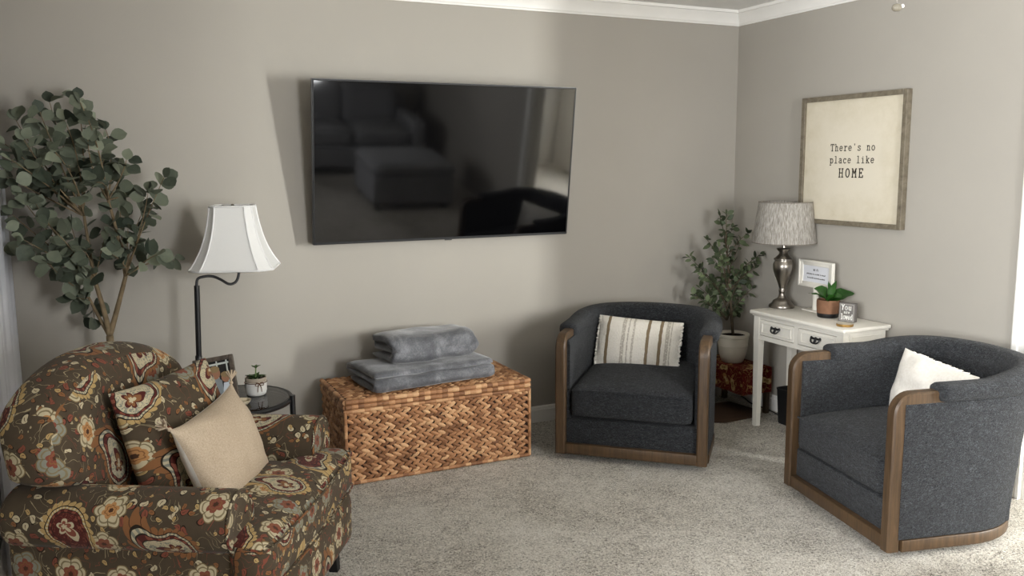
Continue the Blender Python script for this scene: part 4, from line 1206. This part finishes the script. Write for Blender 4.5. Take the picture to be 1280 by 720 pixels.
for k in range(13):
    a = 2.4*k; el = .25+.5*rd.random(); d = Vector((cos(a), sin(a), el)); fo.merge(broad_leaf((0, 0, .066), Vector((0, 0, .066))+d*rd.uniform(.032, .046), .010, .3, 6))
fo.merge(tube([(0, 0, .07), (.003, 0, .122)], .0028, 7))
for k in range(5):
    a = 1.26*k; fo.merge(broad_leaf((.003, 0, .118), Vector((.003, 0, .124))+Vector((cos(a), sin(a), .25))*.020, .005, .2, 5))
fo.build('leaves', m_leaf('succulent_leaf', srgb(44, 66, 36), srgb(104, 128, 78), .5), su, 180, normals=False)
# cream dish by the pillow tip
q = at(303, 505, 2, SZ+.003)
dsh = lathe([(0, 0), (.026, 0), (.032, .006), (.036, .016), (.038, .018), (.034, .017), (.028, .008), (0, .005)], 8).build('small_dish', plain('cream_shell', srgb(222, 208, 180), .4, .4), None, 20)
dsh.location = (q.x, q.y, SZ+.0035); tag(dsh, 'little cream faceted dish on the glass table behind the beige pillow', 'dish')
# tilted photo of three children
A, B, D = at(247.5, 458, 1, -.86), at(290, 447.5, 1, -.80), at(257, 511, 1, -.875)
pc = tc0+Vector((-.062, -.10, 0))
pw_, ph_ = .090, .110
ex = (at(290, 447.5, 1, pc.y)-at(247.5, 458, 1, pc.y))
phf = thing('photo_frame', 'dark wood photo frame showing three people leaning on the glass side table', 'picture frame')
w_, h_ = .082, .096
zl = SZ+.004
# frame turned towards the seat and leaning back on its easel leg
Mp = Matrix.Translation((pc.x, pc.y, zl)) @ Matrix.Rotation(radians(-20), 4, 'Z') @ Matrix.Rotation(radians(-13), 4, 'X') @ Matrix.Rotation(radians(-9), 4, 'Y') @ Matrix.Translation((0, 0, h_+.016))
phf.matrix_world = Mp
g = MB()
for a, b, c, d in ((-w_, -w_+.019, -h_, h_), (w_-.019, w_, -h_, h_), (-w_+.019, w_-.019, h_-.019, h_), (-w_+.019, w_-.019, -h_, -h_+.019)): g.merge(box(a, b, -.010, .008, c, d, .002, 1))
g.build('frame', m_wood('weathered_dark_wood', srgb(62, 55, 48), srgb(104, 94, 84), scale=(40, 40, 40)), phf)
pics = [plain('photo_dark', srgb(30, 30, 28), .4, .4, namt=.3), plain('photo_skin', srgb(168, 122, 96), .4, .4), plain('photo_hair', srgb(150, 128, 92), .4, .4), plain('photo_shirt', srgb(214, 222, 228), .4, .4), plain('photo_grey_shirt', srgb(138, 146, 150), .4, .4), plain('photo_rail', srgb(206, 212, 206), .4, .4)]
ph_m = box(-w_+.017, w_-.017, -.002, .004, -h_+.017, h_-.017)
def disc(m, cx_, cz_, rx, rz_, y, mi, n=16): m.add([(cx_+rx*cos(2*pi*k/n), y, cz_+rz_*sin(2*pi*k/n)) for k in range(n)], [tuple(range(n))], mi=mi)
def quad(m, pts, y, mi): m.add([(a, y, b) for a, b in pts], [tuple(range(len(pts)))], mi=mi)
y_ = -.0022
quad(ph_m, [(-.069, .058), (.069, .062), (.069, .070), (-.069, .066)], y_, 5)
for x in (-.045, .012, .052): quad(ph_m, [(x-.003, -.03), (x+.003, -.03), (x+.003, .078), (x-.003, .078)], y_, 5)
quad(ph_m, [(-.026, -.07), (.026, -.07), (.024, -.006), (.012, .006), (-.012, .006), (-.024, -.006)], y_-.0002, 4)
disc(ph_m, 0, .028, .021, .026, y_-.0003, 1); disc(ph_m, -.001, .044, .021, .014, y_-.0004, 2)
quad(ph_m, [(-.069, -.08), (-.018, -.08), (-.016, -.038), (-.026, -.024), (-.052, -.024), (-.066, -.04)], y_-.0004, 3)
disc(ph_m, -.042, -.006, .019, .022, y_-.0005, 1); disc(ph_m, -.043, .004, .020, .015, y_-.0006, 2)
quad(ph_m, [(.020, -.07), (.062, -.07), (.060, -.03), (.048, -.016), (.030, -.016)], y_-.0004, 3)
disc(ph_m, .040, .006, .017, .021, y_-.0005, 1); disc(ph_m, .040, .018, .018, .012, y_-.0006, 2)
ph_m.build('photograph', pics, phf, smooth=0, normals=False)
loft([[(-.02, .008, .03), (.02, .008, .03), (.02, .012, .03), (-.02, .012, .03)], [(-.028, .055, -h_-.008), (.028, .055, -h_-.008), (.028, .059, -h_-.008), (-.028, .059, -h_-.008)]], cap0=True, cap1=True).build('easel_leg', W['blackmat'], phf, 30)

# ------------------------------------------------------------------ eucalyptus tree
EY = -.28
eb_ = at(137.5, 470, 1, EY)
eu = thing('eucalyptus_tree', 'tall artificial eucalyptus tree with round grey-green leaves behind the paisley armchair', 'plant', (eb_.x, EY, 0))
lathe([(0, 0), (.115, 0), (.125, .01), (.145, .24), (.15, .25), (.142, .25), (.136, .235), (0, .225)], 40).build('pot', plain('woven_basket_pot', srgb(128, 100, 70), .8, .2, nsc=60, namt=.3, bump=.6, bsc=80, bdist=.01), eu, 40)
lathe([(0, .226), (.136, .228), (0, .24)], 24).build('soil', W['soil'], eu)
base = Vector((eb_.x, EY, .23)); fork = P3(137, 420, EY)
br = [(base, base.lerp(fork, .5)+Vector((.01, 0, 0)), fork, .020, .016, None)]
n1, n2, n3 = P3(118, 350, -.26), P3(157, 345, -.30), P3(110, 370, -.24)
br += [(fork, P3(132, 392, EY), n1, .013, .009, None), (fork, P3(147, 385, EY), n2, .013, .009, None), (fork, P3(125, 400, -.25), n3, .009, .006, None)]
m1, m2 = P3(105, 270, -.26), P3(135, 250, -.32)
br += [(n1, P3(112, 315, -.25), m1, .009, .006, .35), (n2, P3(150, 300, -.33), m2, .009, .006, .35)]
rd = random.Random(23)
def lim(p_):
    p_.x = max(XL+.09, p_.x); p_.y = min(-.06, p_.y); return p_
specs = [(n1, (20, 318)), (n1, (8, 268)), (n1, (30, 300)), (n3, (62, 330)), (n3, (96, 372)), (n3, (118, 398)), (n1, (75, 322)), (m1, (6, 222)), (m1, (2, 180)), (m1, (20, 150)), (m1, (38, 205)), (m1, (14, 200)),
         (m1, (50, 140)), (m1, (62, 128)), (m1, (98, 124)), (m1, (80, 150)), (m1, (70, 190)), (m2, (100, 128)), (m2, (132, 162)), (m2, (146, 210)), (m2, (110, 175)), (m2, (160, 235)), (m2, (130, 200)), (n2, (205, 222)), (n2, (185, 240)),
         (n2, (150, 250)), (n2, (178, 265)), (n2, (218, 322)), (n2, (196, 318)), (n2, (170, 310)), (n2, (160, 285)), (n1, (130, 300)), (n1, (100, 310)), (n1, (60, 280)), (n1, (45, 255)), (m1, (90, 230)), (m2, (120, 228)), (m1, (50, 225)), (n1, (90, 285)), (n2, (140, 318)), (m2, (158, 200)), (m1, (30, 175)), (n3, (110, 340)), (n1, (25, 245))]
for s_0, (a, b) in specs:
    e_ = lim(P3(a, b, EY+rd.uniform(-.22, .14))); mI = lim((s_0*.45+e_*.55)+Vector((rd.uniform(-.04, .04), rd.uniform(-.05, .05), rd.uniform(-.02, .05))))
    br.append((s_0, mI, e_, .0042, .0013, .30))
plant(eu, plain('pale_bark', srgb(128, 112, 88), .85, .15, nsc=30, namt=.25), m_leaf('eucalyptus_leaf', srgb(50, 60, 49), srgb(140, 147, 126), .6), (eb_.x, EY, 0), br, dict(step=.044, L=(.052, .080), w=.47, skip=.10), 31)

# ------------------------------------------------------------------ curtain by the left corner, bin behind armchair
cu = thing('curtain', 'white sheer curtain panel hanging at the left edge beside the eucalyptus', 'curtain', (XL+.035, -.02, 0))
V = []; Fs = []; n = 60
for i in range(n+1):
    y = -.01-.9*i/n; x = .012*sin(i*.95)+.006*sin(i*.37)
    for z in (.02, .7, 1.4, 2.15): V.append((x*(1 if z < 2 else .7), y, z))
for i in range(n):
    for k in range(3): Fs.append((i*4+k, i*4+4+k, i*4+5+k, i*4+1+k))
V2 = [(a+.0015, b, c) for a, b, c in V]
mm = MB().add(V, Fs); mm.add(V2, [f[::-1] for f in Fs]); mm.build('panel', m_lampshade('sheer_white_fabric', srgb(232, 233, 238), None, .3), cu, 180, normals=False)
tube([(0, .005, 2.16), (0, -.95, 2.16)], .011, 12).build('rod', W['black'], cu)
for y in (-.0, -.93): tube([(0, y, 2.16), (-.034, y, 2.16)], .007, 8).build('rod_bracket', W['black'], cu)


# ------------------------------------------------------------------ fan pull chain hanging in the upper right
fy_ = -2.2
fp = at(1121, 9, 1, fy_)
pc_ = thing('pull_chain', 'ceiling pull chain with small beaded end hanging at the top right', 'pull chain', (fp.x, fp.y, fp.z))
chn = MB(); z = .012
while fp.z+z < H-.02: chn.merge(ellipsoid((0, 0, z), .0016, .0016, .0020, 6, 4)); z += .0052
chn.merge(tube([(0, 0, .01), (0, 0, H-.02-fp.z)], .0005, 5)); chn.build('chain', W['nickel'], pc_)
lathe([(0, -.014), (.012, -.013), (.018, -.007), (.019, .0), (.015, .008), (.005, .013), (0, .013)], 20, sx=1.0, sy=.8).build('pendant', plain('clear_smoked_bead', srgb(120, 114, 100), .15, .6), pc_, 180)
ellipsoid((.020*RT.x, .020*RT.y, .004), .006, .006, .007, 10, 8).build('bead', plain('white_bead', srgb(236, 234, 228), .2, .6), pc_, 180)
lathe([(0, H-fp.z), (.045, H-fp.z), (.045, H-fp.z-.012), (.02, H-fp.z-.024), (0, H-fp.z-.024)], 24).build('ceiling_plate', W['nickel'], pc_)

# ------------------------------------------------------------------ furniture behind the camera, seen mirrored in the screen
sofa = thing('sectional_sofa', 'long grey sofa behind the viewpoint mirrored in the television', 'sofa', (-1.45, -5.60, 0), pi)
gs = m_cloth('grey_upholstery', srgb(132, 132, 134), srgb(158, 158, 160))
softbox(1.15, .44, .13, .04, 12, 0, lambda q: q+Vector((0, 0, .21))).build('base', gs, sofa, 60)
for k in (-1, 0, 1):
    softbox(.33, .33, .08, .05, 10, .03, lambda q: q+Vector((k*.66, -.10, .42))).build('seat_cushion', gs, sofa, 80)
    softbox(.33, .10, .22, .07, 10, .0, lambda q: q+Vector((k*.66, .27+(q.z)*.15, .68))).build('back_cushion', gs, sofa, 80)
softbox(1.15, .08, .35, .05, 10, 0, lambda q: q+Vector((0, .42, .43))).build('backrest', gs, sofa, 80)
for s in (-1, 1): softbox(.09, .43, .28, .06, 10, 0, lambda q: q+Vector((s*1.07, 0, .35))).build('arm', gs, sofa, 80)
for s in (-1, 1):
    for y in (-.36, .42): box(s*1.05-.03, s*1.05+.03, y-.03, y+.03, 0, .09).build('foot', W['blackmat'], sofa)
ot = thing('ottoman', 'square grey ottoman in front of the sofa mirrored in the television', 'ottoman', (-.85, -4.25, 0))
softbox(.42, .36, .15, .03, 12, 0, lambda q: q+Vector((0, 0, .21))).build('base', gs, ot, 60)
softbox(.43, .37, .06, .05, 12, .02, lambda q: q+Vector((0, 0, .41))).build('cushion', gs, ot, 80)
for sx in (-1, 1):
    for sy in (-1, 1): box(sx*.36-.025, sx*.36+.025, sy*.30-.025, sy*.30+.025, 0, .07).build('foot', W['blackmat'], ot)

# ------------------------------------------------------------------ light
def area(name, loc, rot, sx, sy, power, col):
    l = bpy.data.lights.new(name, 'AREA'); l.shape = 'RECTANGLE'; l.size = sx; l.size_y = sy; l.energy = power; l.color = col
    o = bpy.data.objects.new(name, l); COL.objects.link(o); o.location = loc; o.rotation_euler = rot; return o
# daylight at the lobby side window and the two windows of the room
area('lobby_daylight', (HX-.012, (SY0+SY1)/2, (SZ0+SZ1)/2), (0, radians(90), 0), SZ1-SZ0, SY1-SY0, 238, (.99, 1, .975))
area('window_daylight', (XL-.16, (WLY0+WLY1)/2, (WZ0+WZ1)/2), (0, radians(-90), 0), WZ1-WZ0, WLY1-WLY0, 195, (.97, .985, 1))
area('window_daylight', ((WFX0+WFX1)/2, YF-.16, (WZ0+WZ1)/2), (radians(90), 0, 0), WFX1-WFX0, WZ1-WZ0, 130, (.98, .99, 1))
wd = bpy.data.worlds.new('sky'); scene.world = wd; wd.use_nodes = True
bg = wd.node_tree.nodes['Background']; bg.inputs[0].default_value = (.85, .92, 1, 1); bg.inputs[1].default_value = .7

scene.view_settings.view_transform = 'Standard'; scene.view_settings.look = 'None'
scene.view_settings.gamma = 1; scene.view_settings.use_curve_mapping = False
scene.view_settings.exposure = 0.60
try:
    scene.cycles.use_denoising = True; scene.cycles.max_bounces = 8; scene.cycles.diffuse_bounces = 5; scene.cycles.caustics_reflective = False; scene.cycles.caustics_refractive = False
    scene.cycles.sample_clamp_indirect = 6
except Exception: pass
